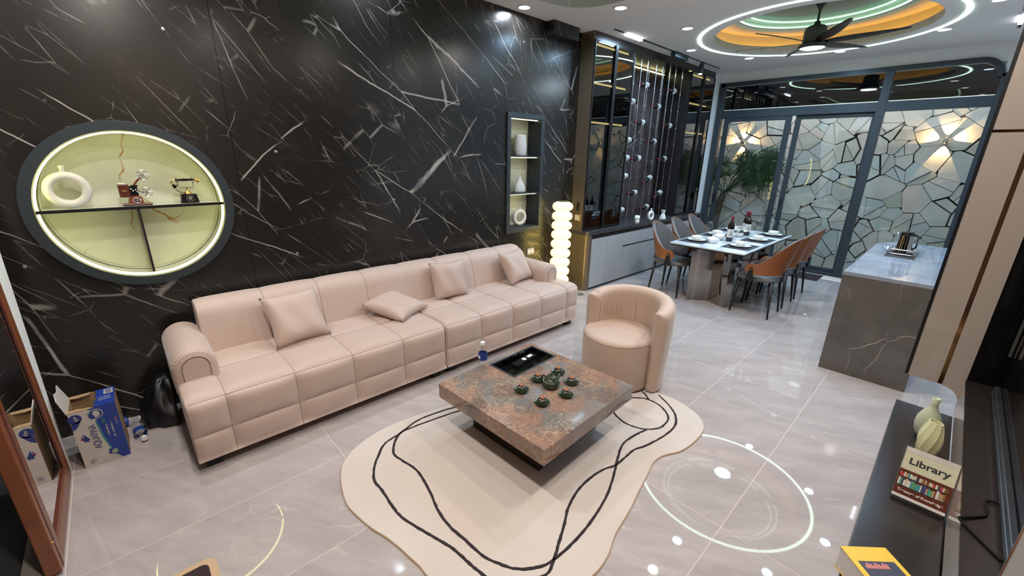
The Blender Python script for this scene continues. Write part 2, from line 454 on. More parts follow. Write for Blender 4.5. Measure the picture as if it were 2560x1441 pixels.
def holed(mb, rect, hole, z, zup, flip=False, axis='z'):
    """flat plate with a star-shaped hole, walls of the hole rise to zup"""
    x0, x1, y0, y1 = rect; n = len(hole)
    cx = sum(p[0] for p in hole) / n; cy = sum(p[1] for p in hole) / n
    angs = sorted([(math.atan2(p[1] - cy, p[0] - cx), p) for p in hole])
    ca = [math.atan2(y - cy, x - cx) for x, y in ((x0, y0), (x1, y0), (x1, y1), (x0, y1))]
    inner = []
    def at(a):
        for k in range(len(angs)):
            a0, p0 = angs[k - 1]; a1, p1 = angs[k]
            if k == 0:
                if a > a0: a1 += 2 * PI
                else: a0 -= 2 * PI
            if a0 <= a <= a1 + 1e-9:
                d = (cos(a), sin(a)); ex = p1[0] - p0[0]; ey = p1[1] - p0[1]
                den = d[0] * ey - d[1] * ex
                if abs(den) < 1e-12: return p0
                t = ((p0[0] - cx) * ey - (p0[1] - cy) * ex) / den
                return (cx + d[0] * t, cy + d[1] * t)
        return angs[0][1]
    al = sorted([(a, p) for a, p in angs] + [(a, at(a)) for a in ca])
    def rim(a):
        d = (cos(a), sin(a)); t = 1e9
        if d[0] > 1e-9: t = min(t, (x1 - cx) / d[0])
        if d[0] < -1e-9: t = min(t, (x0 - cx) / d[0])
        if d[1] > 1e-9: t = min(t, (y1 - cy) / d[1])
        if d[1] < -1e-9: t = min(t, (y0 - cy) / d[1])
        return (cx + d[0] * t, cy + d[1] * t)
    P = {'z': lambda x, y, q: (x, y, q), 'x': lambda x, y, q: (q, x, y)}[axis]
    a_ = [P(*p, z) for a, p in al]; b_ = [P(*rim(a), z) for a, p in al]; c_ = [P(*p, zup) for a, p in al]
    mb.grid([b_, a_, c_], close_v=True)
    return mb
def circ(cx, cy, r, n=96, r2=None, e=2.):
    r2 = r2 or r; out = []
    for k in range(n):
        a = 2 * PI * k / n; c, s_ = cos(a), sin(a)
        out.append((cx + r * math.copysign(abs(c) ** (2 / e), c), cy + r2 * math.copysign(abs(s_) ** (2 / e), s_)))
    return out
FX, FY = -1.59, 6.235
LX, LY = -1.80, 2.20
ceil = group_empty('ceiling')
mb = MB(); holed(mb, (-3.9, 2.3, 4.55, 8.3), circ(FX, FY, 1.06), ZC, ZC + .08)
holed(mb, (-3.9, 2.3, -.62, 4.55), circ(LX, LY, 1.42, 144, 1.70, 7.), ZC, ZC + .10)
mb.build('ceiling_board', 'ceiling', ceil)
# dining dome: lip, trough, upper tray, inner steps
def annulus(mb, o, i, zo, zi):
    mb.grid([[(x, y, zo) for x, y in o], [(x, y, zi) for x, y in i]], close_v=True)
mb = MB(); annulus(mb, circ(FX, FY, 1.06), circ(FX, FY, 1.06), ZC, ZC + .08); annulus(mb, circ(FX, FY, 1.06), circ(FX, FY, 1.085), ZC + .08, ZC + .08)
annulus(mb, circ(FX, FY, 1.085), circ(FX, FY, 1.085), ZC + .08, ZC + .02); annulus(mb, circ(FX, FY, 1.085), circ(FX, FY, 1.17), ZC + .02, ZC + .02)
annulus(mb, circ(FX, FY, 1.17), circ(FX, FY, 1.17), ZC + .02, ZC + .22); annulus(mb, circ(FX, FY, 1.17), circ(FX, FY, .90), ZC + .22, ZC + .22)
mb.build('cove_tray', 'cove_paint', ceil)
mb = MB(); annulus(mb, circ(FX, FY, .90), circ(FX, FY, .90), ZC + .22, ZC + .25); annulus(mb, circ(FX, FY, .90), circ(FX, FY, .84), ZC + .25, ZC + .25)
annulus(mb, circ(FX, FY, .84), circ(FX, FY, .84), ZC + .25, ZC + .29); annulus(mb, circ(FX, FY, .84), circ(FX, FY, .76), ZC + .29, ZC + .29)
annulus(mb, circ(FX, FY, .76), circ(FX, FY, .76), ZC + .29, ZC + .33)
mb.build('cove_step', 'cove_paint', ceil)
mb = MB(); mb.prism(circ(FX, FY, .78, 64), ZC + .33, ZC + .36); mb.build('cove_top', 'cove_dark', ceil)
# living cove
mb = MB(); A = lambda d: circ(LX, LY, 1.42 - d, 144, 1.70 - d, 7.)
annulus(mb, A(0), A(0), ZC, ZC + .10); annulus(mb, A(0), A(.09), ZC + .10, ZC + .10); annulus(mb, A(.09), A(.09), ZC + .10, ZC + .16)
annulus(mb, A(.09), A(.22), ZC + .16, ZC + .16); annulus(mb, A(.22), A(.22), ZC + .16, ZC + .24)
mb.grid([[(x, y, ZC + .24) for x, y in A(.22)], [(LX, LY, ZC + .24)] * 144], close_v=True)
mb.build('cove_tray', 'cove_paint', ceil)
mb = MB(); mb.box((-3.9, -.62, 3.6), (2.3, 8.3, 3.65)); mb.build('ceiling_slab', 'ceiling', ceil)
# light strips in the coves
def strip_ring(name, pts, z, wdt, mat, label, h=.008, gap=()):
    mb = MB(); n = len(pts); cx = sum(p[0] for p in pts) / n; cy = sum(p[1] for p in pts) / n
    o = []; i = []
    for x, y in pts:
        d = math.hypot(x - cx, y - cy); k = (d - wdt) / d; o.append((x, y)); i.append((cx + (x - cx) * k, cy + (y - cy) * k))
    mb.grid([[(*p, z + h) for p in o], [(*p, z) for p in o], [(*p, z) for p in i], [(*p, z + h) for p in i]], close_v=True)
    ob = mb.build(name, mat); return tag(ob, label, 'light strip')
strip_ring('light_strip', circ(FX, FY, 1.245, 128), ZC - .006, .035, 'strip_mint', 'outermost mint white ring of light set in the ceiling around the fan')
strip_ring('light_strip', circ(FX, FY, 1.155, 96), ZC + .035, .03, 'strip_amber', 'amber ring of light hidden in the trough of the round ceiling dome')
strip_ring('light_strip', circ(FX, FY, .845, 96), ZC + .240, .020, 'strip_teal', 'lower of the two mint rings inside the round ceiling dome')
strip_ring('light_strip', circ(FX, FY, .765, 96), ZC + .285, .018, 'strip_teal', 'upper smaller mint ring inside the round ceiling dome')
strip_ring('light_strip', A(.20), ZC + .150, .035, 'strip_teal', 'mint ring of light in the big ceiling recess above the sofa')

# walls -------------------------------------------------------------
wl = group_empty('wall_left')
bx('backing', (-4.05, -.62, 0), (-3.88, 8.3, 3.6), 'joint', wl)
def slab(y0, y1, z0=0., z1=ZC, hole=None):
    mb = MB()
    y0 += .0012; y1 -= .0012
    if hole is None: mb.box((XW - .02, y0, z0), (XW, y1, z1))
    else: holed(mb, (y0, y1, z0, z1), hole, XW, XW - .26, axis='x')
    return mb.build('slab', 'marble', wl)
NY, NZ = .11, 1.43
slab(-.62, -.60); slab(-.60, .68, hole=circ(NY, NZ, .455, 72)); slab(.68, 1.96); slab(1.96, 3.25)
slab(3.25, 4.335, hole=[(3.335, .94), (3.60, .94), (3.83, .94), (3.83, 1.5), (3.83, 2.185), (3.60, 2.185), (3.335, 2.185), (3.335, 1.5)])
slab(4.335, 4.50)
o = bx('slab', (XW, 3.87, 3.06), (-3.48, 4.315, ZC), 'marble', wl); 
# small glass drop shaped bubbles/plugs in the wall
for (y, z) in ((-.453, 1.125), (.997, .992), (1.885, 1.37), (.424, 2.482), (3.523, 2.939), (.951, 1.776)):
    MB().lathe([(.0, .004), (.006, .004), (.010, .003), (.012, 0)], seg=14, T=Matrix.Translation((XW, y, z)) @ Matrix.Rotation(PI / 2, 4, 'Y')).build('plug', 'steel', wl)
# behind the wine cabinet and the short white return
bx('return', (-3.88, 8.003, 0), (-3.40, 8.25, ZC), 'white_wall', wl)
# back wall around the glazing (y 8.25)
wb = group_empty('wall_back')
YB = 8.25
bx('lintel', (-3.40, YB, 3.05), (2.3, YB + .12, ZC), 'white_wall', wb)
bx('side', (.02, YB, 0), (2.3, YB + .12, 3.05), 'white_wall', wb)
mb = MB(); k = [(.02, 3.05), (-.22, 3.05)] + [(-.22 + .24 * sin(a), 2.81 + .24 * cos(a)) for a in [PI / 2 * t / 8 for t in range(9)]][1:]
mb.prism([(x, z) for x, z in k], 0, .12, T=Matrix.Translation((0, YB + .12, 0)) @ Matrix.Rotation(PI / 2, 4, 'X')); mb.build('corner', 'white_wall', wb)
bx('side', (-3.9, YB, 0), (-3.40, YB + .12, ZC), 'white_wall', wb)
# right side: kitchen walls and TV wall
wr = group_empty('wall_right')
bx('plaster', (2.3, 3.4, 0), (2.42, 8.3, ZC), 'white_wall', wr)
bx('plaster', (.62, -.62, 0), (.75, 3.3, ZC), 'white_wall', wr)
wf = group_empty('wall_front')
mb = MB(); mb.prism([(-3.118, 0), (-3.14, 0), (-3.59, 2.75), (-3.59, 3.2), (-3.118, 3.2)], 0, .10, T=Matrix.Translation((0, -.485, 0)) @ Matrix.Rotation(PI / 2, 4, 'X')); mb.build('pilaster', 'white_wall', wf)
bx('plaster', (-3.9, -.72, 0), (-3.62, -.62, ZC), 'white_wall', wf)
bx('lintel', (-3.1, -.60, 2.7), (.75, -.48, ZC), 'white_wall', wf)

# patio outside the glazing, flagstone wall ------------------------------
pg = tag(bx('patio', (-5.5, 8.30, -.20), (3, 9.6, -.03), 'ground'), kind='structure')
YS = 9.06
ws = group_empty('wall_outside')
SX0, SX1, SZ0, SZ1 = -4.55, 1.15, -.03, 2.66
bx('mortar', (SX0 - .1, YS, SZ0), (SX1 + .1, YS + .2, SZ1), 'joint', ws)
bx('coping', (SX0 - .1, YS - .03, SZ1), (SX1 + .1, YS + .22, SZ1 + .03), 'white_wall', ws)
rs = random.Random(11)
pts = []
tries = 0
while len(pts) < 205 and tries < 90000:
    tries += 1
    p = (rs.uniform(SX0, SX1), rs.uniform(SZ0, SZ1)); rr = rs.choice((.05, .07, .10, .15, .19))
    if all(math.hypot(p[0] - q[0], p[1] - q[1]) > (rr + q[2]) * .64 for q in pts): pts.append((*p, rr))
def clip(poly, nx, ny, d):
    out = []
    for i in range(len(poly)):
        a, b = poly[i], poly[(i + 1) % len(poly)]
        fa = a[0] * nx + a[1] * ny - d; fb = b[0] * nx + b[1] * ny - d
        if fa <= 0: out.append(a)
        if (fa < 0 < fb) or (fb < 0 < fa):
            t = fa / (fa - fb); out.append((a[0] + t * (b[0] - a[0]), a[1] + t * (b[1] - a[1])))
    return out
n_split = 0
for i, p in enumerate(pts):
    poly = [(SX0, SZ0), (SX1, SZ0), (SX1, SZ1), (SX0, SZ1)]
    for j, q in enumerate(pts):
        if i == j: continue
        dx, dy = q[0] - p[0], q[1] - p[1]; L = math.hypot(dx, dy)
        if L > 1.6: continue
        # power diagram, so that stones differ in size; joint left open
        t = (L * L + p[2] ** 2 - q[2] ** 2) / (2 * L); nx, ny = dx / L, dy / L
        gap = .0028 + .006 * ((i * 7 + j * 7 + i * j) % 7 == 0) + .002 * ((i + j) % 3)
        wob = .16 * (((i * j + i + j) % 9) / 4 - 1); nx, ny = nx * cos(wob) - ny * sin(wob) * (1 if i < j else 1), nx * sin(wob) + ny * cos(wob)
        L2 = (q[0] - p[0]) * nx + (q[1] - p[1]) * ny; t = t * L2 / L if False else t
        poly = clip(poly, nx, ny, p[0] * nx + p[1] * ny + t - gap)
        if len(poly) < 3: break
    if len(poly) < 3: continue
    # drop tiny edges
    q_ = [poly[0]]
    for a in poly[1:]:
        if math.hypot(a[0] - q_[-1][0], a[1] - q_[-1][1]) > .006: q_.append(a)
    if len(q_) < 3: continue
    ar = abs(sum(q_[k][0] * q_[(k + 1) % len(q_)][1] - q_[(k + 1) % len(q_)][0] * q_[k][1] for k in range(len(q_)))) / 2
    parts_ = [q_]
    if ar > .03 and rs.random() < .62 and n_split < 88:
        n_split += 1
        cx_ = sum(a[0] for a in q_) / len(q_) + rs.uniform(-.04, .04); cy_ = sum(a[1] for a in q_) / len(q_) + rs.uniform(-.04, .04); an = rs.uniform(0, PI); nx, ny = cos(an), sin(an); d0 = cx_ * nx + cy_ * ny
        parts_ = [clip(q_, nx, ny, d0 - .004), clip(q_, -nx, -ny, -d0 - .004)]
    for q_ in parts_:
        if len(q_) < 3: continue
        dpt = rs.uniform(.018, .034)
        mb = MB(); mb.prism([(a[0] - p[0], a[1] - p[1]) for a in q_], 0, dpt, T=None)
        o = mb.build('stone', 'stone'); o.parent = ws; o.location = (p[0], YS, p[1]); o.rotation_euler = (PI / 2, 0, 0)

# glazed partition window_1: frame, mullions, transom, sliding leaves
wn = group_empty('window_1'); Y0, Y1 = YB - .04, YB + .06
def fr(name, x0, x1, z0, z1, y0=Y0, y1=Y1, m='slate'): return bx(name, (x0, y0, z0), (x1, y1, z1), m, wn, .004)
fr('jamb', -3.375, -3.285, 0, 3.05); fr('jamb', -.01, .05, 0, 2.85)
mb = MB(); R0 = .24
outer = [(-3.36, 3.05), (-.22, 3.05)] + [(-.22 + R0 * sin(PI / 2 * t / 8), 2.81 + R0 * cos(PI / 2 * t / 8)) for t in range(1, 9)]
inner = [(-3.36, 2.985), (-.22, 2.985)] + [(-.22 + (R0 - .065) * sin(PI / 2 * t / 8), 2.81 + (R0 - .065) * cos(PI / 2 * t / 8)) for t in range(1, 9)]
mb.grid([[(x, Y0, z) for x, z in outer], [(x, Y1, z) for x, z in outer], [(x, Y1, z) for x, z in inner], [(x, Y0, z) for x, z in inner], [(x, Y0, z) for x, z in outer]])
mb.build('head_rail', 'slate', wn)
fr('transom', -3.285, .0, 2.47, 2.60); fr('mullion', -1.13, -1.03, 0, 2.99, Y0 - .004, Y1 + .004); fr('sill', -3.285, 0, 0, .05)
fr('threshold', -3.285, 0, 0, .012, Y0 - .06, Y0, 'steel')
bx('pane', (-3.285, YB, 2.60), (-1.13, YB + .008, 2.985), 'pane', wn); bx('pane', (-1.03, YB, 2.60), (-.0, YB + .008, 2.985), 'pane', wn)
bx('pane', (-1.03, YB, .05), (-.01, YB + .008, 2.47), 'pane', wn)
def leaf(x0, x1, y, st0, st1):
    l = bpy.data.objects.new('sliding_leaf', None); C.objects.link(l); l.parent = wn
    bx('stile', (x0, y - .018, .05), (x0 + st0, y + .018, 2.47), 'slate', l, .003); bx('stile', (x1 - st1, y - .018, .05), (x1, y + .018, 2.47), 'slate', l, .003)
    bx('rail', (x0 + st0, y - .018, .05), (x1 - st1, y + .018, .11), 'slate', l, .003); bx('rail', (x0 + st0, y - .018, 2.41), (x1 - st1, y + .018, 2.47), 'slate', l, .003)
    bx('pane', (x0 + st0, y - .003, .11), (x1 - st1, y + .003, 2.41), 'pane', l); return l
lf = leaf(-3.22, -2.17, YB - .015, .08, .085)
mb = MB(); mb.mat('black_metal').box((-3.20, YB - .065, 1.03), (-3.165, YB - .033, 1.17), .006); mb.box((-3.195, YB - .10, 1.08), (-3.17, YB - .06, 1.12), .006); mb.build('handle', None, lf)
lf2 = leaf(-2.125, -1.13, YB + .035, .075, .03)
bx('handle', (-2.10, YB + .01, 1.02), (-2.08, YB + .018, 1.16), 'black_metal', lf2, .002)

# red wood framed glass door leaf by the entrance: door_1
d1 = group_empty('door_1'); yd = -.50
def wd(name, lo, hi, m='wood_red'): return bx(name, lo, hi, m, d1, .004)
wd('stile', (-3.115, yd - .035, .012), (-3.03, yd + .015, 2.68)); wd('stile', (-2.42, yd - .035, .012), (-2.31, yd + .015, 2.68))
wd('rail', (-3.03, yd - .035, .012), (-2.42, yd + .015, .10)); wd('rail', (-3.03, yd - .035, 2.58), (-2.42, yd + .015, 2.68))
for x in (-3.03, -2.442): wd('bead', (x, yd - .01, .10), (x + .022, yd + .012, 2.58), 'wood_dark')
wd('bead', (-3.008, yd - .01, .10), (-2.442, yd + .012, .122), 'wood_dark')
bx('gasket', (-3.008, yd - .006, .122), (-2.995, yd + .006, 2.58), 'rubber', d1)
bx('pane', (-2.995, yd - .004, .122), (-2.442, yd + .004, 2.58), 'door_pane', d1)
mb = MB(); mb.cyl((-2.33, yd + .015, .16), (-2.33, yd + .019, .16), .007); mb.build('screw', 'gold', d1)
bx('groove', (-2.372, yd + .013, .012), (-2.352, yd + .017, 2.6), 'wood_dark', d1)
tag(bx('ground_outside', (-6, -5, -.12), (2.3, -.62, -.05), 'ground'), kind='structure')
tag(bx('door_sill', (-3.9, -.62, -.05), (.62, -.55, .004), 'card_white'), kind='structure')

# ------------------------------------------------------------------ sofa
def puff(t, e=4): return 1 - abs(2 * t - 1) ** e
def cells(knots, sub):
    """parameters along a line divided at knots -> list of (value, local t)"""
    out = []
    for a, b in zip(knots[:-1], knots[1:]):
        for k in range(sub):
            t = k / sub; t = .5 - .5 * cos(PI * t) if sub > 3 else t
            out.append((a + (b - a) * t, t))
    out.append((knots[-1], 1.)); return out
def quilt(profile, pknots, yknots, amp, psub=9, ysub=9, inset=.022):
    """profile: function s->(x,z,nx,nz); puffed cells between knots"""
    ps = cells(pknots, psub); ys = cells(yknots, ysub); rows = []
    for y, ty in ys:
        r = []
        for s_, ts in ps:
            x, z, nx, nz = profile(s_); d = amp * (puff(ty, 5) * puff(ts, 5)) - .0
            r.append((x + nx * d, y, z + nz * d))
        rows.append(r)
    return rows
def polyline(pts, rad):
    """rounded polyline in (x,z): returns sampler by arc length and its corner stations"""
    P_ = []
    n = len(pts)
    P_.append(Vector(pts[0]))
    for i in range(1, n - 1):
        a, b, c = Vector(pts[i - 1]), Vector(pts[i]), Vector(pts[i + 1])
        u = (a - b).normalized(); v = (c - b).normalized(); r = min(rad[i], (a - b).length * .49, (c - b).length * .49)
        for k in range(9):
            t = k / 8; P_.append((b + u * r) * (1 - t) ** 2 + b * 2 * t * (1 - t) + (b + v * r) * t ** 2)
    P_.append(Vector(pts[-1]))
    S = [0.]
    for a, b in zip(P_[:-1], P_[1:]): S.append(S[-1] + (b - a).length)
    def f(s):
        s = max(0, min(S[-1], s)); k = 0
        while k < len(S) - 2 and S[k + 1] < s: k += 1
        a, b = P_[k], P_[k + 1]; t = (s - S[k]) / max(1e-9, S[k + 1] - S[k]); p = a.lerp(b, t)
        k0 = max(0, k - 1); k1 = min(len(P_) - 1, k + 2)
        d = ((P_[k + 1] - P_[k])).normalized()
        return p.x, p.y, d.y, -d.x
    return f, S[-1]
def end_cap(mb, row, y, dy):
    """rounded cap closing a swept profile row"""
    c = Vector((sum(p[0] for p in row) / len(row), 0, sum(p[2] for p in row) / len(row)))
    r0 = row; rows = [row]
    for k, (f, g) in enumerate(((.995, .5), (.98, .85), (.95, 1.))):
        rows.append([(c.x + (p[0] - c.x) * f, y + dy * g, c.z + (p[2] - c.z) * f) for p in r0])
    mb.grid(rows); 
    vs = [mb.bm.verts.new(p) for p in rows[-1]]; mb.bm.faces.new(vs)
XF = -2.632
def sofa_section(label, y0, y1, yk, ends, back, backk, arm):
    t = thing('sofa_section', label, 'sofa', (-3.1, (y0 + y1) / 2, 0))
    f, L = polyline([(XF + .02, .075), (XF, .09), (XF, .455), (-3.30, .455)], [0, .01, .055, 0])
    s_corner = .385 - .012; 
    rows = quilt(f, [0, .165, .375, .735, L], yk, .020)
    mb = MB(); rows[0] = [(p[0], y0 + .012, p[2]) for p in rows[0]]; rows[-1] = [(p[0], y1 - .012, p[2]) for p in rows[-1]]
    mb.grid(rows)
    for r, y, d in ((rows[0], y0 + .012, -.012), (rows[-1], y1 - .012, .012)):
        rr = r + [(-3.50, y, .44), (-3.50, y, .075)]
        end_cap(mb, rr, y, d)
    mb.grid([[(-3.30, y0, .44), (-3.50, y0, .44), (-3.50, y0, .075), (XF + .02, y0, .075)], [(-3.30, y1, .44), (-3.50, y1, .44), (-3.50, y1, .075), (XF + .02, y1, .075)]])
    bmesh.ops.remove_doubles(mb.bm, verts=mb.bm.verts, dist=.0006)
    mb.build('seat_base', 'sofa', t, smooth=True, auto=math.radians(55))
    # seams as thin cords in the quilting grooves
    for s_ in (.165, .375, .735):
        x, z, nx, nz = f(s_); mb = MB(); mb.tube([(x + nx * .001, y0 + .01, z + nz * .001), (x + nx * .001, y1 - .01, z + nz * .001)], .0022, 5); mb.build('seam', 'seam', t)
    for y in yk[1:-1]:
        mb = MB(); mb.tube([(lambda q: (q[0] + q[2] * .001, y, q[1] + q[3] * .001))(f(L * k / 40)) for k in range(41)], .0022, 5); mb.build('seam', 'seam', t)
    # back
    b0, b1 = back
    fb, Lb = polyline([(-3.235, .44), (-3.33, .795), (-3.50, .805), (-3.53, .44)], [0, .085, .06, 0])
    mb = MB(); rows = quilt(fb, [0, Lb * .999], backk, .007, 34, 10); mb.grid(rows)
    for r, y, d in ((rows[0], b0, -.012), (rows[-1], b1, .012)): end_cap(mb, [(p[0], y, p[2]) for p in r], y, d)
    mb.build('backrest', 'sofa', t, smooth=True, auto=math.radians(55))
    for y in backk[1:-1]:
        mb = MB(); mb.tube([(lambda q: (q[0] + q[2] * .001, y, q[1] + q[3] * .001))(fb(Lb * k / 40)) for k in range(30)], .0016, 5); mb.build('seam', 'seam', t)
    # rolled arm
    a0, a1 = arm; yc = (a0 + a1) / 2; R_ = (a1 - a0) / 2; x0, x1 = -3.47, -2.885
    def arch(R, top, bot, n=18):
        return [(yc - R, bot)] + [(yc - R * cos(PI * k / n), top - R + R * sin(PI * k / n)) for k in range(n + 1)] + [(yc + R, bot)]
    mb = MB(); TOP = .655
    rows = []
    for x, d in ((x1, .020), (x1 - .004, .008), (x1 - .02, 0), (x1 - .15, -.002), (x0 + .1, -.002), (x0, 0)):
        rows.append([(x, y, z) for y, z in arch(R_ - d, TOP - d, .40)])
    mb.grid(rows); 
    mb.bm.faces.new([mb.bm.verts.new(p) for p in rows[-1]])
    rows = [[(x1, y, z) for y, z in arch(R_ - .020, TOP - .020, .40)], [(x1 + .006, y, z) for y, z in arch(R_ - .038, TOP - .038, .40)], [(x1 - .006, y, z) for y, z in arch(R_ - .047, TOP - .047, .40)]]
    mb.grid(rows); bmesh.ops.remove_doubles(mb.bm, verts=mb.bm.verts, dist=.0005)
    # fine gathers fanned round the front of the arm
    for k in range(15):
        a = PI * (.16 + .68 * k / 14); ln = .035 + .02 * ((k * 7) % 3)
        p = lambda dx, dr: (x1 - dx, yc - (R_ - .002 + dr) * cos(a), TOP - R_ + (R_ - .002 + dr) * sin(a))
        mb.tube([p(.002, -.012), p(.012, .001), p(ln, .000), p(ln + .02, -.003)], lambda t_: .0030 * (1 - t_ * .8), 5)
    mb.build('armrest', 'sofa', t, smooth=True, auto=math.radians(60))
    mb = MB(); mb.prism(arch(R_ - .0465, TOP - .0465, .41), 0, .016, T=Matrix(((0, 0, 1, x1 - .008), (1, 0, 0, 0), (0, 1, 0, 0), (0, 0, 0, 1))), bev=.006)
    mb.build('arm_front_panel', 'sofa', t, smooth=True, auto=SM)
    for x in (-2.70, -3.42):
        for y in (y0 + .075, y1 - .075): bx('foot', (x - .035, y - .04, 0), (x + .035, y + .04, .078), 'black_foot', t, .004)
    return t
sofa_section('left half of the long beige quilted sofa, beside the cardboard box', .055, 1.757, [.055, .246, .62, .995, 1.38, 1.757], 0, (.262, 1.777), [.262, .655, 1.04, 1.42, 1.777], (.045, .268))
sofa_section('right half of the long beige quilted sofa, beside the glowing floor lamp', 1.766, 3.49, [1.766, 2.14, 2.525, 2.91, 3.31, 3.49], 0, (1.786, 3.27), [1.786, 2.16, 2.56, 2.95, 3.27], (3.235, 3.44))

# cushions: pillow with pinched corners, local z = thickness
def pillow_mesh(S=.40, T=.075, n=20):
    mb = MB(); rows_t = []; 
    for sgn in (1, -1):
        rows = []
        for i in range(n + 1):
            r = []
            for j in range(n + 1):
                u = 2 * i / n - 1; v = 2 * j / n - 1
                pin = 1 - .10 * (1 - abs(u) ** 1.5) * abs(v) ** 3 ; pin2 = 1 - .10 * (1 - abs(v) ** 1.5) * abs(u) ** 3
                h = T * ((1 - u ** 4) * (1 - v ** 4)) ** .55 * (1 + .05 * sin(7 * u + 3 * v))
                r.append((u * S / 2 * pin2, v * S / 2 * pin, sgn * h))
            rows.append(r)
        mb.grid(rows)
    bmesh.ops.remove_doubles(mb.bm, verts=mb.bm.verts, dist=.0004)
    return mb
def cushion(label, loc, mat3, S=.40, T=.075):
    t = thing('cushion', label, 'cushion', loc, 0, 'beige scatter cushions on the sofa'); t.rotation_mode = 'QUATERNION'
    t.rotation_quaternion = mat3.to_quaternion()
    pillow_mesh(S, T).build('pillow', 'sofa', t, world=False, smooth=True)
    mb = MB(); e = S / 2
    pts = []
    for k in range(21):
        v = 2 * k / 20 - 1; pts.append((v * S / 2 * (1 - .10 * (1 - abs(v) ** 1.5)) if 0 else v * S / 2, -S / 2 * (1 - .10 * (1 - abs(v) ** 1.5)), 0))
    mb.tube(pts, .0035, 6); mb.build('zip_piping', 'seam', t, world=False)
    return t
def frame(xv, yv):
    x = Vector(xv).normalized(); z = x.cross(Vector(yv)).normalized(); y = z.cross(x); return Matrix((x, y, z)).transposed()
# x axis along the width, y axis up the cushion
cushion('cushion leaning near the left end of the sofa, largest in view', (-3.125, .800, .632), frame((-.08, 1, .02), (-.50, .02, .86)), .385)
cushion('cushion lying almost flat in the middle of the sofa', (-3.115, 1.585, .535), frame((-.45, .85, .0), (-.85, -.42, .20)), .40, .062)
cushion('upright cushion at the middle of the right sofa half', (-3.190, 2.195, .632), frame((.10, 1, 0), (-.32, .0, .95)), .365)
cushion('cushion leaning in the right corner by the rolled arm', (-3.150, 3.045, .632), frame((-.12, 1, .05), (-.50, -.10, .86)), .36)

# ------------------------------------------------------------------ tub armchair (local, opening towards -y)
def arc_shell(mb, cx, cy, r_in, r_out, a0, a1, zb, zt, n=48, m=10, lean=0., rd=.03):
    """thick curved wall with rounded rim; zt(phi in -1..1)"""
    rows = []
    for k in range(n + 1):
        u = k / n; a = a0 + (a1 - a0) * u; p = 2 * u - 1; top = zt(p); bot = zb(p) if callable(zb) else zb
        # round the two free ends
        e = min(u, 1 - u) * abs(a1 - a0) * (r_in + r_out) / 2; rdv = (r_out - r_in) / 2
        sh = 1. if e > rdv else math.sqrt(max(0.0004, 1 - (1 - e / rdv) ** 2)); mid = (r_in + r_out) / 2
        ri = mid - rdv * sh; ro = mid + rdv * sh
        w_ = (ro - ri) / 2; r = []
        prof = [(ro, bot)] + [(ro, bot + (top - w_ - bot) * q / m) for q in range(1, m + 1)]
        prof += [(mid + w_ * cos(PI * q / 8), top - w_ + w_ * sin(PI * q / 8)) for q in range(1, 8)]
        prof += [(ri, bot + (top - w_ - bot) * q / m) for q in range(m, -1, -1)]
        for rr, z in prof:
            l_ = lean * max(0, (z - bot)); r.append((cx + (rr + l_) * cos(a), cy + (rr + l_) * sin(a), z))
        rows.append(r)
    mb.grid(rows, cap=True); return mb
ch = thing('tub_armchair', 'beige barrel armchair with a curved back beside the stone coffee table', 'armchair', (-1.640, 2.835, .012))
oa = math.radians(-74)   # opening direction
zt = lambda p: .735 - .060 * abs(p) ** 3
mb = MB(); arc_shell(mb, -1.640, 2.835, .250, .372, oa + math.radians(62), oa + 2 * PI - math.radians(95), .022, zt, 64, 12, .0)
for v in mb.bm.verts:
    d = math.hypot(v.co.x + 1.64, v.co.y - 2.835)
    if d > .3: k = .93 + .07 * min(1, v.co.z / .5); v.co.x = -1.64 + (v.co.x + 1.64) * k; v.co.y = 2.835 + (v.co.y - 2.835) * k
mb.build('shell', 'chair_beige', ch, smooth=True, auto=math.radians(70))
mb = MB(); prof = [(0, .012), (.280, .012), (.290, .03), (.290, .38), (.287, .405), (.272, .425), (.23, .432), (.1, .437), (0, .438)]
mb.lathe(prof, (-1.668, 2.812, 0), 56); mb.build('seat', 'chair_beige', ch, smooth=True, auto=math.radians(50))
mb = MB(); mb.lathe([(.2875, .398), (.2905, .402), (.2875, .406)], (-1.668, 2.812, 0), 56)
for da in (100, 175, 252):
    a = oa + math.radians(da)
    pr_ = [(.249, .44), (.249, .60), (.256, .655), (.285, .695), (.311, .703 - .01 * (da != 175)), (.34, .70), (.365, .668)]
    mb.tube([(-1.64 + r * cos(a), 2.835 + r * sin(a), z) for r, z in pr_], .002, 5)
mb.build('seam', 'seam', ch)
# soft vertical folds on the inside of the back
mb = MB()
for k in range(6):
    a = oa + math.radians(205 + 7 * k); mb.tube([(-1.64 + .2495 * cos(a), 2.835 + .2495 * sin(a), z) for z in (.47, .53, .58, .61)], lambda t_: .004 * sin(PI * min(.98, t_ + .05)) + .0005, 6)
mb.build('fold', 'chair_beige', ch, smooth=True)
mb = MB(); mb.lathe([(.22, 0), (.24, .0), (.24, .014), (.0, .014)], (-1.62, 2.80, .0), 40); mb.build('base_ring', 'black_foot', ch)

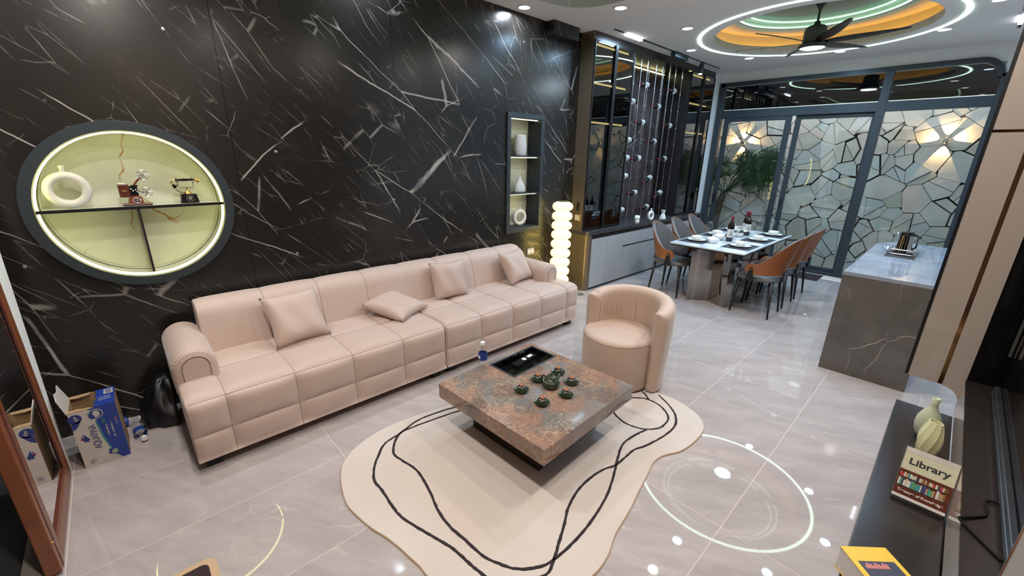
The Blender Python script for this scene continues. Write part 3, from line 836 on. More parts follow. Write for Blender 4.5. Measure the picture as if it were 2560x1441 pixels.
# ------------------------------------------------------------------ rug
def smooth_closed(pts, n=4):
    out = []; m = len(pts)
    for i in range(m):
        p0, p1, p2, p3 = [Vector(pts[(i + k) % m]) for k in (-1, 0, 1, 2)]
        for k in range(n):
            t = k / n; out.append(tuple(.5 * ((2 * p1) + (-p0 + p2) * t + (2 * p0 - 5 * p1 + 4 * p2 - p3) * t * t + (-p0 + 3 * p1 - 3 * p2 + p3) * t ** 3)))
    return out
def smooth_open(pts, n=4):
    pts = [pts[0]] + list(pts) + [pts[-1]]; out = []
    for i in range(1, len(pts) - 2):
        p0, p1, p2, p3 = [Vector(pts[i + k]) for k in (-1, 0, 1, 2)]
        for k in range(n):
            t = k / n; out.append(tuple(.5 * ((2 * p1) + (-p0 + p2) * t + (2 * p0 - 5 * p1 + 4 * p2 - p3) * t * t + (-p0 + 3 * p1 - 3 * p2 + p3) * t ** 3)))
    return out + [tuple(pts[-1])]
rug_pts = [(-2.22,1.59),(-2.27,1.36),(-2.3,1.14),(-2.3,.99),(-2.27,.86),(-2.22,.76),(-2.15,.68),(-2.05,.63),(-1.95,.6),(-1.84,.58),(-1.73,.59),(-1.62,.61),(-1.52,.64),(-1.42,.66),(-1.35,.67),(-1.28,.68),(-1.23,.68),(-1.14,.69),(-1.01,.75),(-.87,.86),(-.77,1.03),(-.73,1.22),(-.74,1.35),(-.78,1.47),(-.8,1.58),(-.82,1.69),(-.85,1.81),(-.88,1.95),(-.91,2.08),(-.9,2.19),(-.85,2.3),(-.83,2.42),(-.83,2.58),(-.86,2.69),(-.93,2.77),(-1.03,2.82),(-1.16,2.85),(-1.30,2.83),(-1.5,2.80),(-1.68,2.72),(-1.86,2.56),(-1.98,2.35),(-2.08,2.1),(-2.16,1.85)]
rug = thing('rug', 'cream free-form rug with dark brown looping lines under the coffee table', 'rug', (-1.5, 1.6, 0))
mb = MB(); mb.prism(smooth_closed(rug_pts, 4), .001, .011, bev=.003); mb.build('pile', 'rug', rug)
mb = MB(); mb.tube([(x, y, .004) for x, y in smooth_closed(rug_pts, 4)], .0042, 6, closed=True); mb.build('binding', 'rug_edge', rug)
rr = random.Random(3)
def stripe(pts):
    p = smooth_open(pts, 5); L_ = []; R_ = []
    for i, q in enumerate(p):
        a = Vector(p[max(0, i - 1)]); b = Vector(p[min(len(p) - 1, i + 1)]); d = (b - a).normalized(); n = Vector((-d.y, d.x)); wv = .0085 + rr.uniform(-.0016, .0016); j = rr.uniform(-.0012, .0012)
        L_.append((q[0] + n.x * (wv + j), q[1] + n.y * (wv + j))); R_.append((q[0] - n.x * (wv - j), q[1] - n.y * (wv - j)))
    mb = MB(); mb.grid([[(x, y, .010) for x, y in L_], [(x * .8 + u * .2, y * .8 + v * .2, .0135) for (x, y), (u, v) in zip(L_, R_)], [(x * .2 + u * .8, y * .2 + v * .8, .0135) for (x, y), (u, v) in zip(L_, R_)], [(x, y, .010) for x, y in R_]])
    mb.build('woven_line', 'rug_line', rug)
stripe([(-2.06,1.78),(-2.13,1.66),(-2.19,1.51),(-2.22,1.38),(-2.23,1.24),(-2.2,1.12),(-2.18,1.06),(-2.16,.96),(-2.09,.88),(-1.99,.8),(-1.9,.76),(-1.81,.76),(-1.68,.75),(-1.58,.75),(-1.46,.78),(-1.36,.81),(-1.25,.84),(-1.15,.85),(-1.08,.86),(-1.0,.88),(-.92,.97),(-.87,1.07),(-.9,1.16),(-.94,1.24),(-.98,1.32),(-1.04,1.43),(-1.08,1.56),(-1.09,1.68),(-1.08,1.8),(-1.05,1.89),(-1.05,1.98),(-1.05,2.09),(-1.02,2.19),(-.99,2.36),(-.99,2.52),(-1.04,2.64),(-1.13,2.73),(-1.26,2.81)])
stripe([(-2.02,1.70),(-2.08,1.6),(-2.13,1.52),(-2.16,1.36),(-2.18,1.23),(-2.19,1.12),(-2.18,1.07),(-2.12,1.0),(-2.03,.95),(-1.94,.96),(-1.83,.98),(-1.72,.97),(-1.59,.94),(-1.48,.91),(-1.36,.9),(-1.25,.91),(-1.13,.92),(-1.05,.95),(-.98,.99),(-.93,1.05),(-.9,1.12),(-.89,1.25),(-.9,1.4),(-.93,1.57),(-.97,1.71),(-1.03,1.85),(-1.08,1.96),(-1.13,2.1),(-1.12,2.26),(-1.1,2.34)])
stripe([(-1.41,2.55),(-1.41,2.45),(-1.37,2.35),(-1.26,2.3),(-1.17,2.31),(-1.1,2.35),(-1.05,2.44),(-1.06,2.57),(-1.13,2.65),(-1.22,2.69),(-1.31,2.68),(-1.38,2.62),(-1.41,2.55)])
stripe([(-1.28,2.69),(-1.34,2.74),(-1.41,2.77)])
# entrance mat, only its rounded corner shows
dm = thing('door_mat', 'small brown mat with a beige border at the bottom left of the floor', 'mat', (-2.0, -.2, 0))
T = Matrix.Translation((-1.895, .017, 0)) @ Matrix.Rotation(math.radians(90 + 3), 4, 'Z')
def rrect(w_, h_, r, n=6, cx=0, cy=0):
    out = []
    for (sx, sy, a0) in ((1, 1, 0), (-1, 1, 90), (-1, -1, 180), (1, -1, 270)):
        for k in range(n + 1):
            a = math.radians(a0 + 90 * k / n); out.append((cx + sx * (w_ / 2 - r) + r * cos(a), cy + sy * (h_ / 2 - r) + r * sin(a)))
    return out
Tm = Matrix.Translation((-1.845, -.185, 0)) @ Matrix.Rotation(math.radians(0), 4, 'Z')
mb = MB(); mb.prism(rrect(.25, .40, .045), .001, .010, T=Tm, bev=.002); mb.build('border', 'mat_beige', dm)
mb = MB(); mb.prism(rrect(.19, .34, .03), .010, .0125, T=Tm); mb.build('centre', 'mat_brown', dm)

# ------------------------------------------------------------------ coffee table (turned 2.3 degrees)
ct = thing('coffee_table', 'low square coffee table of polished brown stone on a dark recessed base', 'table', (-1.612, 1.768, .012))
A_ = math.radians(2.3); TC = Matrix.Translation((-1.612, 1.768, 0)) @ Matrix.Rotation(A_, 4, 'Z')
# top slab with an opening for the sunk tray
hx0, hx1, hy0, hy1 = -.397, -.172, -.030, .400    # tray opening in table coordinates
mb = MB(); H = .449
for lo, hi in (((-H, -H), (H, hy0)), ((-H, hy1), (H, H)), ((-H, hy0), (hx0, hy1)), ((hx1, hy0), (H, hy1))):
    mb.box((*lo, .262), (*hi, .36), T=TC)
bmesh.ops.remove_doubles(mb.bm, verts=mb.bm.verts, dist=.0001)
intern = [f for f in mb.bm.faces if len(f.verts) == 4]
mb.build('stone_top', 'table_stone', ct)
TB = TC
mb = MB(); mb.box((-.315, -.275, .012), (.275, .335, .262), .003, T=TC); mb.build('base', 'cab_black', ct)
tr = thing('sunken_tray', 'black metal tray sunk in the coffee table top', 'tray', (-1.9, 1.95, .30))
mb = MB(); x0, x1, y0, y1 = hx0 + .002, hx1 - .002, hy0 + .002, hy1 - .002
mb.box((x0, y0, .300), (x1, y1, .304), T=TC)
for a, b in (((x0, y0), (x1, y0 + .004)), ((x0, y1 - .004), (x1, y1)), ((x0, y0), (x0 + .004, y1)), ((x1 - .004, y0), (x1, y1))): mb.box((*a, .30), (*b, .361), T=TC)
mb.build('well', 'black_gloss', tr)
mb = MB(); e = .014
for a, b in (((x0 - e, y0 - e), (x1 + e, y0)), ((x0 - e, y1), (x1 + e, y1 + e)), ((x0 - e, y0), (x0, y1)), ((x1, y0), (x1 + e, y1))): mb.box((*a, .3602), (*b, .3635), .001, 1, T=TC)
mb.build('rim', 'charcoal', tr)
rc = thing('control_unit', 'black control bar with a white dial lying in the sunk tray', 'control', (-1.97, 2.0, .305))
Tr = Matrix.Translation((-1.965, 2.015, .305)) @ Matrix.Rotation(math.radians(8), 4, 'Z')
mb = MB(); mb.box((-.030, -.125, 0), (.030, .125, .022), .003, T=Tr); mb.build('body', 'rubber', rc)
mb = MB(); mb.lathe([(0, .0225), (.008, .0225), (.008, .0245), (.018, .0245), (.018, .022)], (0, -.01, 0), 20, T=Tr); mb.build('dial', 'plastic_white', rc)
mb = MB(); mb.box((-.013, .035, .022), (.013, .085, .0235), T=Tr); mb.build('sticker', 'plastic_white', rc)

def bottle_small(name, label, loc, lying=None):
    t = thing(name, label, 'bottle', loc)
    if lying: t.rotation_euler = lying
    mb = MB(); mb.lathe([(.0, .0), (.022, 0), (.030, .006), (.0305, .02), (.029, .045), (.031, .06), (.031, .128), (.0295, .145), (.022, .165), (.0135, .178), (.013, .188)], seg=24)
    mb.build('body', 'pet', t, world=False, smooth=True)
    MB().lathe([(0, .2035), (.0145, .2035), (.0155, .200), (.0155, .183), (.014, .181)], seg=20).build('cap', 'plastic_white', t, world=False)
    MB().lathe([(.0316, .075), (.0318, .077), (.0318, .122), (.0316, .124)], seg=24).build('label', 'blue_print', t, world=False, smooth=True)
    MB().box((-.006, -.0322, .088), (.010, -.0312, .110)).build('mark', 'plastic_white', t, world=False)
    return t
bottle_small('water_bottle', 'standing plastic water bottle with a blue label on the coffee table corner', (-2.009, 1.643, .3605))

# tea set, cups turned over on saucers
ts = [(-1.622,1.643),(-1.439,1.635),(-1.399,1.811),(-1.471,1.954),(-1.643,1.815),(-1.614,1.987)]
names = ['left of the teapot', 'nearest the table front corner', 'right of and nearer than the teapot', 'right of and beyond the teapot', 'between teapot and sunk tray', 'directly behind the teapot']
first = None
for i, ((x, y), nm) in enumerate(zip(ts, names)):
    if first is None:
        sa = thing('saucer', '', 'saucer', (0, 0, 0), 0, 'green saucers on the coffee table')
        MB().lathe([(0, .004), (.030, .0035), (.030, 0), (.034, 0), (.040, .006), (.046, .013), (.047, .0145), (.0455, .015), (.039, .009), (.030, .006), (0, .006)], seg=32).build('dish', 'green_glaze', sa, world=False, smooth=True)
        cu = thing('tea_cup', '', 'cup', (0, 0, 0), 0, 'small tea cups turned over on their saucers')
        MB().lathe([(.034, 0), (.0345, .002), (.032, .012), (.028, .024), (.0265, .027)], seg=28).build('rim_glaze', 'green_glaze', cu, world=False, smooth=True)
        MB().lathe([(.0266, .0268), (.021, .033), (.015, .036)], seg=28).build('dark_glaze', 'brown_glaze', cu, world=False, smooth=True)
        MB().lathe([(.0150, .0355), (.0145, .043), (.0115, .043), (.0105, .037), (0, .037)], seg=24).build('foot_ring', 'terracotta', cu, world=False)
        mb = MB()
        for k in range(9):
            a = 2 * PI * k / 9; r0, z0 = (.0235, .0312) if k % 2 else (.0285, .0245)
            a2 = a + 2 * PI / 9; r1, z1 = (.0285, .0245) if k % 2 else (.0235, .0312)
            mb.tube([(r0 * cos(a), r0 * sin(a), z0), (r1 * cos(a2), r1 * sin(a2), z1)], .0007, 4)
        mb.build('painted_line', 'plastic_white', cu, world=False)
        first = (sa, cu); S_, K_ = sa, cu
    else: S_, K_ = copy_tree(first[0]), copy_tree(first[1], rz=i)
    S_.location = (x, y, .3602); K_.location = (x, y, .3665)
    S_['label'] = 'dark green saucer ' + nm; K_['label'] = 'overturned dark tea cup ' + nm
tp = thing('teapot', 'dark green glazed teapot in the middle of the cups', 'teapot', (-1.533, 1.819, .3602))
MB().lathe([(0, 0), (.040, 0), (.050, .004), (.058, .018), (.056, .036), (.047, .053), (.036, .064), (.030, .070), (.0, .070)], seg=36).build('body', 'green_glaze', tp, world=False, smooth=True)
MB().lathe([(.034, .066), (.036, .070), (.030, .077), (.014, .081), (.006, .083), (.006, .086), (.010, .092), (.007, .097), (0, .098)], seg=30).build('lid', 'green_glaze', tp, world=False, smooth=True)
MB().tube([(.0, .050, .028), (.0, .068, .036), (.0, .080, .055), (0, .088, .064)], lambda t_: .011 - .005 * t_, 10).build('spout', 'green_glaze', tp, world=False, smooth=True)
MB().tube([(-.046, 0, .052), (-.066, 0, .060), (-.078, 0, .046), (-.070, 0, .026), (-.054, 0, .020)], .005, 8).build('handle', 'green_glaze', tp, world=False, smooth=True)
mb = MB()
for k in range(14):
    a = -PI / 2 - 1.1 + 2.2 * k / 13; mb.tube([(.0475 * cos(a), .0475 * sin(a), .0535), (.0515 * cos(a + .03), .0515 * sin(a + .03), .047 - .004 * (k % 3))], .0011, 4)
mb.build('painted_line', 'paper', tp, world=False)

# ------------------------------------------------------------------ round lit niche
XA = Matrix(((0, 0, 1, XW), (1, 0, 0, 0), (0, 1, 0, 0), (0, 0, 0, 1)))     # (a, b, c) -> x = XW + c, y = a, z = b
nc = thing('round_niche', 'round lit wall niche with a dark frame, one shelf and a divider', 'niche', (XW, NY, NZ - .51))
def ring_x(mb, r0, r1, x0, x1, n=96):
    P_ = lambda r, x: [(x, NY + r * cos(2 * PI * k / n), NZ + r * sin(2 * PI * k / n)) for k in range(n)]
    mb.grid([P_(r1, x0), P_(r1 - .004, x1), P_(r0 + .002, x1), P_(r0, x0), P_(r1, x0)], close_v=True); return mb
ring_x(MB(), .452, .512, XW + .0005, XW + .028).build('frame', 'charcoal', nc, smooth=True, auto=math.radians(30))
ring_x(MB(), .4405, .4490, XW - .026, XW - .014).build('light_strip', 'strip_yellow', nc)
ring_x(MB(), .4500, .4545, XW - .21, XW + .0).build('reveal', 'niche_back', nc)
ring_x(MB(), .436, .4490, XW - .208, XW - .196).build('back_bead', 'niche_back', nc)
mb = MB(); n = 64; mb.prism([(NY + .45 * cos(2 * PI * k / n), NZ + .45 * sin(2 * PI * k / n)) for k in range(n)], -.225, -.212, T=XA); mb.build('back_panel', 'niche_back', nc)
SZ = 1.432
mb = MB(); mb.box((XW - .21, NY - .430, SZ - .016), (XW + .004, NY + .430, SZ - .002)); mb.build('shelf', 'frosted', nc)
bx('shelf_edge', (XW + .004, NY - .450, SZ - .018), (XW + .012, NY + .450, SZ), 'black_metal', nc)
bx('divider', (XW - .21, .095, NZ - .430), (XW + .006, .107, SZ - .018), 'cab_black', nc)
# ring vase
def ring_vase(name, label, loc, R_, r_, neck, rz=PI / 2, mat='white_matt', sx=1.):
    t = thing(name, label, 'vase', loc, rz)
    mb = MB(); n = 40; rows = []
    for k in range(n):
        a = 2 * PI * k / n; c = (cos(a), sin(a)); rows.append([((R_ + r_ * cos(b)) * c[0] * sx, r_ * 1.05 * sin(b), R_ + r_ + (R_ + r_ * cos(b)) * c[1]) for b in [2 * PI * q / 14 for q in range(14)]])
    mb.grid(rows, close_u=True, close_v=True)
    mb.build('body', mat, t, world=False, smooth=True)
    zt_ = 2 * (R_ + r_)
    MB().lathe([(neck * 1.0, zt_ - .012), (neck * .9, zt_ + neck * 1.2), (neck * 1.1, zt_ + neck * 2.6), (neck * .85, zt_ + neck * 2.6), (neck * .7, zt_)], seg=20).build('neck', mat, t, world=False, smooth=True)
    return t
ring_vase('ring_vase', 'large cream ring vase at the left of the round niche shelf', (-3.665, -.192, SZ + .0005), .083, .0235, .013)
# film projector ornament
pj = thing('film_projector_ornament', 'dark red antique film projector ornament in the middle of the niche shelf', 'ornament', (-3.665, .10, SZ + .0005))
X_ = -3.665
mb = MB(); mb.box((X_ - .035, .034, SZ + .001), (X_ + .035, .180, SZ + .012), .003); mb.build('base', 'wood_dark', pj)
mb = MB(); mb.prism([(.062, .012), (.142, .012), (.132, .052), (.115, .062), (.085, .060), (.070, .045)], -.025, .025, T=Matrix(((0, 0, 1, X_), (1, 0, 0, 0), (0, 1, 0, SZ), (0, 0, 0, 1)))); mb.build('housing', 'wood_red', pj)
mb = MB(); mb.box((X_ - .026, .030, SZ + .052), (X_ + .026, .082, SZ + .132), .003); mb.build('lamp_house', 'wood_dark', pj)
mb = MB(); mb.box((X_ - .027, .034, SZ + .133), (X_ + .027, .070, SZ + .139), .002); mb.build('cap', 'plastic_white', pj)
mb = MB(); mb.box((X_ - .022, .080, SZ + .060), (X_ + .022, .122, SZ + .118), .003); mb.box((X_ - .018, .09, SZ + .118), (X_ + .018, .128, SZ + .124), .001); mb.build('gate', 'rubber', pj)
mb = MB(); mb.prism([(.040, .092), (.056, .100), (.072, .092), (.056, .084)], .027, .029, T=Matrix(((0, 0, 1, X_), (1, 0, 0, 0), (0, 1, 0, SZ), (0, 0, 0, 1)))); mb.build('badge', 'gold', pj)
mb = MB(); mb.tube([(X_, .105, SZ + .12), (X_, .128, SZ + .150), (X_, .150, SZ + .172)], .006, 8); mb.tube([(X_, .12, SZ + .09), (X_, .150, SZ + .080)], .004, 6); mb.build('arm', 'wood_red', pj)
def reel(y, z, r):
    mb = MB(); mb.tube([(X_ + .022, y + r * cos(2 * PI * k / 30), z + r * sin(2 * PI * k / 30)) for k in range(30)], .0030, 6, closed=True)
    for k in range(6): mb.tube([(X_ + .022, y, z), (X_ + .022, y + r * cos(k * PI / 3 + .2), z + r * sin(k * PI / 3 + .2))], .0032, 5)
    mb.cyl((X_ + .016, y, z), (X_ + .030, y, z), .0085); return mb.build('reel', 'steel', pj)
reel(.162, SZ + .187, .030); reel(.164, SZ + .080, .029)
mb = MB(); mb.tube([(X_ + .028, .106 + .019 * cos(2 * PI * k / 24), SZ + .032 + .016 * sin(2 * PI * k / 24)) for k in range(24)], .0024, 6, closed=True); mb.cyl((X_ + .024, .106, SZ + .032), (X_ + .031, .106, SZ + .032), .006)
for k in range(4): mb.tube([(X_ + .028, .106, SZ + .032), (X_ + .028, .106 + .019 * cos(k * PI / 2 + .7), SZ + .032 + .016 * sin(k * PI / 2 + .7))], .0015, 5)
mb.build('hand_wheel', 'steel', pj)
mb = MB()
for y, z in ((.098, .092), (.112, .098), (.118, .086), (.09, .104)): mb.cyl((X_ + .022, y, SZ + z), (X_ + .028, y, SZ + z), .004)
mb.build('knob', 'plastic_white', pj)
# telephone ornament
te = thing('antique_telephone', 'small black and gold antique telephone ornament at the right of the niche shelf', 'ornament', (-3.665, .38, SZ + .0005))
mb = MB(); mb.prism([(.328, .001), (.432, .001), (.422, .058), (.338, .062)], -.038, .034, T=Matrix(((0, 0, 1, X_), (1, 0, 0, 0), (0, 1, 0, SZ), (0, 0, 0, 1)))); mb.build('case', 'black_gloss', te)
mb = MB(); mb.lathe([(0, .004), (.027, .004), (.027, 0)], seg=28, T=Matrix.Translation((X_ + .0345, .384, SZ + .032)) @ Matrix.Rotation(PI / 2, 4, 'Y')); mb.build('dial', 'black_gloss', te)
mb = MB()
for k in range(10):
    a = .5 + 2 * PI * k / 11.; mb.cyl((X_ + .038, .384 + .0215 * cos(a), SZ + .032 + .0215 * sin(a)), (X_ + .0395, .384 + .0215 * cos(a), SZ + .032 + .0215 * sin(a)), .0036, seg=8)
mb.lathe([(0, .0062), (.011, .0062), (.012, .005)], seg=20, T=Matrix.Translation((X_ + .0345, .384, SZ + .032)) @ Matrix.Rotation(PI / 2, 4, 'Y')); mb.build('finger_hole', 'steel', te)
mb = MB(); mb.lathe([(.022, .060), (.018, .068), (.008, .076), (.005, .090), (0, .090)], (X_, .378, SZ), 20); mb.build('cradle_dome', 'gold', te, smooth=True)
mb = MB(); mb.tube([(X_, .334, SZ + .134), (X_, .340, SZ + .100), (X_, .416, SZ + .100), (X_, .420, SZ + .136)], .002, 6); mb.cyl((X_, .378, SZ + .085), (X_, .378, SZ + .10), .003)
for y in (.334, .420): mb.cyl((X_, y, SZ + .132), (X_, y, SZ + .139), .004)
mb.build('cradle', 'black_metal', te)
mb = MB(); mb.tube([(X_, .322, SZ + .150), (X_, .37, SZ + .152), (X_, .43, SZ + .152)], lambda t_: .006 + .003 * sin(PI * t_), 10)
for y in (.331, .414): mb.cyl((X_, y, SZ + .142), (X_, y, SZ + .168), .0022)
mb.build('handset', 'black_gloss', te)
mb = MB(); mb.lathe([(.006, 0), (.010, .010), (.017, .020), (.019, .024), (.0, .022)], seg=16, T=Matrix.Translation((X_, .430, SZ + .152)) @ Matrix.Rotation(-PI / 2 - .35, 4, 'X')); mb.tube([(X_, .326, SZ + .150), (X_, .308, SZ + .148), (X_, .300, SZ + .134), (X_, .304, SZ + .122)], .0055, 8); mb.build('earpiece', 'gold', te)
mb = MB(); mb.lathe([(.006, 0), (.012, .012), (.019, .026), (0, .028)], seg=16, T=Matrix.Translation((X_, .304, SZ + .124)) @ Matrix.Rotation(-2.3, 4, 'X')); mb.tube([(X_, .318, SZ + .09), (X_, .335, SZ + .072), (X_, .362, SZ + .068)], .0025, 6); mb.build('mouthpiece', 'black_gloss', te)

# ------------------------------------------------------------------ rectangular lit niche
rn = thing('shelf_niche', 'tall narrow lit wall niche with two shelves and a dark frame above the sofa', 'niche', (XW, 3.58, .89))
ny0, ny1, nz0, nz1 = 3.285, 3.880, .893, 2.232
mb = MB(); f_ = .052
for lo, hi in (((ny0, nz0), (ny1, nz0 + f_)), ((ny0, nz1 - f_), (ny1, nz1)), ((ny0, nz0 + f_), (ny0 + f_, nz1 - f_)), ((ny1 - f_, nz0 + f_), (ny1, nz1 - f_))): mb.box((XW + .0005, *lo), (XW + .022, *hi), .002, 1)
mb.build('frame', 'charcoal', rn)
mb = MB(); ya, yb, za, zb_ = ny0 + f_, ny1 - f_, nz0 + f_, nz1 - f_
mb.box((XW - .20, ya - .001, za), (XW - .001, ya + .004, zb_)); mb.box((XW - .20, yb - .004, za), (XW - .001, yb + .001, zb_)); mb.box((XW - .20, ya, zb_ - .004), (XW - .001, yb, zb_)); mb.build('liner', 'slate', rn)
bx('back_panel', (XW - .215, ya, za), (XW - .2, yb, zb_), 'niche_back', rn); bx('bottom', (XW - .2, ya + .004, za), (XW - .001, yb - .004, za + .006), 'slate', rn)
for z in (1.355, 1.775):
    s_ = bx('shelf', (XW - .2, ya + .004, z - .012), (XW + .004, yb - .004, z), 'slate', rn)
for z in (1.343, 1.763, zb_ - .004): bx('light_strip', (XW - .040, ya + .02, z - .008), (XW - .026, yb - .02, z - .0005), 'strip_shelf', rn)
v1 = thing('tall_oval_vase', 'pale grey wide cylinder vase on the top shelf of the narrow niche', 'vase', (-3.69, 3.60, 1.7755))
mb = MB(); rows = []
for k in range(12):
    z = .235 * k / 11; wv = .075 + .018 * sin(PI * (k / 11) ** .8); rows.append([(wv * .55 * cos(a), wv * sin(a), z) for a in [2 * PI * q / 28 for q in range(28)]])
rows.append([(.9 * x, .93 * y, .235) for x, y, z in rows[-1]]); rows.append([(x, y, .16) for x, y, z in rows[-1]])
mb.grid(rows, close_v=True, cap=True); mb.build('body', 'white_matt', v1, world=False, smooth=True)
v2 = thing('bottle_vase', 'cream bottle shaped vase on the middle shelf of the narrow niche', 'vase', (-3.68, 3.595, 1.3555))
mb = MB(); mb.lathe([(0, 0), (.085, 0), (.092, .02), (.080, .07), (.055, .115), (.030, .145), (.016, .160), (.014, .185), (.018, .192), (.012, .192), (.010, .16)], seg=30)
for v in mb.bm.verts: v.co.x *= .45
mb.build('body', 'white_matt', v2, world=False, smooth=True)
ring_vase('ring_vase', 'small cream ring vase on the bottom shelf of the narrow niche', (-3.68, 3.60, .9515), .078, .024, .012, PI / 2, sx=1.12)

# ------------------------------------------------------------------ glowing floor lamp
LXp, LYp = -3.345, 4.02
lp = thing('floor_lamp', 'tall glowing floor lamp of stacked flattened globes between sofa and cabinet', 'lamp', (LXp, LYp, 0))
MB().lathe([(0, 0), (.10, 0), (.10, .012), (.02, .018), (0, .018)], (LXp, LYp, 0), 32).build('base', 'black_metal', lp)
MB().cyl((LXp, LYp, .015), (LXp, LYp, .075), .012).build('stem', 'black_metal', lp)
n_g = 10; hg = .1175; gme = None
for k in range(n_g):
    prof = [(.060, 0), (.085, .006), (.112, .022), (.124, .042), (.127, hg / 2), (.124, hg - .042), (.112, hg - .022), (.085, hg - .006), (.060, hg)]
    if gme is None: o = MB().lathe(prof, seg=32).build('globe', 'lamp_glow', lp, world=False, smooth=True); gme = o.data
    else: o = bpy.data.objects.new('globe', gme); C.objects.link(o); o.parent = lp
    o.location = (0, 0, .075 + hg * k)
    if k:
        o2 = MB().lathe([(.0615, -.006), (.064, 0), (.0615, .006)], seg=32).build('neck', 'lamp_neck', lp, world=False, smooth=True) if k == 1 else bpy.data.objects.new('neck', nme)
        if k == 1: nme = o2.data
        else: C.objects.link(o2); o2.parent = lp
        o2.location = (0, 0, .075 + hg * k)
TOPZ = .075 + hg * n_g
MB().lathe([(0, .012), (.045, .012), (.060, .004), (.060, 0)], (LXp, LYp, TOPZ), 28).build('cap', 'bronze', lp)
MB().cyl((LXp, LYp, TOPZ + .01), (LXp, LYp, TOPZ + .17), .007).build('finial', 'rubber', lp)
mb = MB(); mb.tube([(LXp + .1, LYp, .004), (LXp + .12, LYp + .10, .004), (-3.23, 4.30, .004), (-3.20, 4.38, .004), (-3.24, 4.41, .004), (-3.27, 4.36, .004), (-3.23, 4.31, .0055), (-3.19, 4.35, .004)], .003, 6); mb.build('cable', 'rubber', lp)
so = thing('wall_socket', 'small cream wall socket low on the marble behind the right sofa arm', 'socket', (XW, 3.70, .60))
bx('plate', (XW + .0005, 3.66, .585), (XW + .010, 3.78, .665), 'card_white', so, .003)
for y in (3.69, 3.75): bx('insert', (XW + .010, y - .018, .607), (XW + .012, y + .018, .643), 'plastic_white', so, .001)

# ------------------------------------------------------------------ wine wall: cabinet, sideboard, worktop, rack
cy0, cy1, cx = 4.50, 8.0, -3.40
cabn = thing('wine_cabinet', 'tall black wine cabinet with smoked glass doors either side of an open rack bay', 'cabinet', (-3.6, 6.2, .82))
XB = -3.86
bx('side_panel', (XB, cy0, .82), (cx, cy0 + .02, ZC - .001), 'bronze', cabn); bx('side_panel', (XB, cy1 - .02, .82), (cx, cy1, ZC - .001), 'cab_black', cabn)
bx('inner_panel', (XB, 5.385, .83), (cx, 5.41, 3.10), 'cab_black', cabn); bx('inner_panel', (XB, 7.075, .83), (cx, 7.10, 3.10), 'cab_black', cabn)
bx('top_panel', (XB, cy0 + .02, 3.11), (cx + .004, cy1 - .02, ZC - .001), 'cab_black', cabn)
bx('bottom_panel', (XB, cy0 + .02, .8205), (cx, 5.385, .835), 'cab_black', cabn); bx('bottom_panel', (XB, 7.10, .8205), (cx, cy1 - .02, .835), 'cab_black', cabn)
bx('back_panel', (XB, cy0 + .02, .82), (XB + .012, 5.385, 3.11), 'cab_inner', cabn); bx('back_panel', (XB, 7.10, .82), (XB + .012, cy1 - .02, 3.11), 'cab_inner', cabn)
bx('rack_back', (XB, 5.41, .822), (XB + .03, 7.075, 3.11), 'rack_marble', cabn)
bx('light_strip', (XB + .032, 5.43, 3.078), (XB + .044, 7.0, 3.090), 'strip_shelf', cabn)
for (ya, yb) in ((cy0 + .02, 5.385), (7.10, cy1 - .02)):
    for z in (2.69, 2.232, 1.77, 1.30):
        s_ = bx('shelf', (XB + .012, ya, z - .012), (cx - .05, yb, z + .004), 'cab_inner', cabn)
    for z in (3.09, 2.665, 2.208): bx('light_strip', (cx - .075, ya + .02, z - .014), (cx - .060, yb - .04, z + .004), 'strip_shelf', cabn)
for (ya, yb) in ((4.515, 4.948), (4.952, 5.388), (7.095, 7.54), (7.544, 7.988)):
    d = bpy.data.objects.new('door', None); C.objects.link(d); d.parent = cabn; d.location = (0, 0, 0)
    bx('glass', (cx + .002, ya + .012, .85), (cx + .007, yb - .012, 3.10), 'smoked', d)
    mb = MB(); e = .014
    for lo, hi in (((ya, .836), (ya + e, 3.112)), ((yb - e, .836), (yb, 3.112)), ((ya + e, .836), (yb - e, .85)), ((ya + e, 3.10), (yb - e, 3.112))): mb.box((cx, *lo), (cx + .016, *hi))
    mb.build('door_frame', 'black_metal', d)
    yy = yb - .012 if ya < 5 and ya < 4.9 or 7 < ya < 7.5 else ya + .012
    bx('edge_pull', (cx + .016, yy - .012, .84), (cx + .03, yy + .012, 3.11), 'black_metal', d)
# switch plates on the bronze side
sw = thing('switch_plate', 'square cream wall switch on the bronze cabinet side above the lamp', 'switch', (-3.47, cy0 - .012, .945))
bx('plate', (-3.530, cy0 - .010, .945), (-3.425, cy0 - .0005, 1.05), 'gold', sw, .003); bx('rocker', (-3.515, cy0 - .013, .96), (-3.44, cy0 - .010, 1.035), 'card_white', sw, .001)
hd = thing('slim_holder', 'slim dark remote holder above the cream wall switch', 'holder', (-3.47, cy0 - .02, 1.09))
bx('body', (-3.485, cy0 - .022, 1.09), (-3.455, cy0 - .0005, 1.20), 'cab_black', hd, .004); bx('front', (-3.482, cy0 - .026, 1.12), (-3.458, cy0 - .022, 1.19), 'rubber', hd, .002)
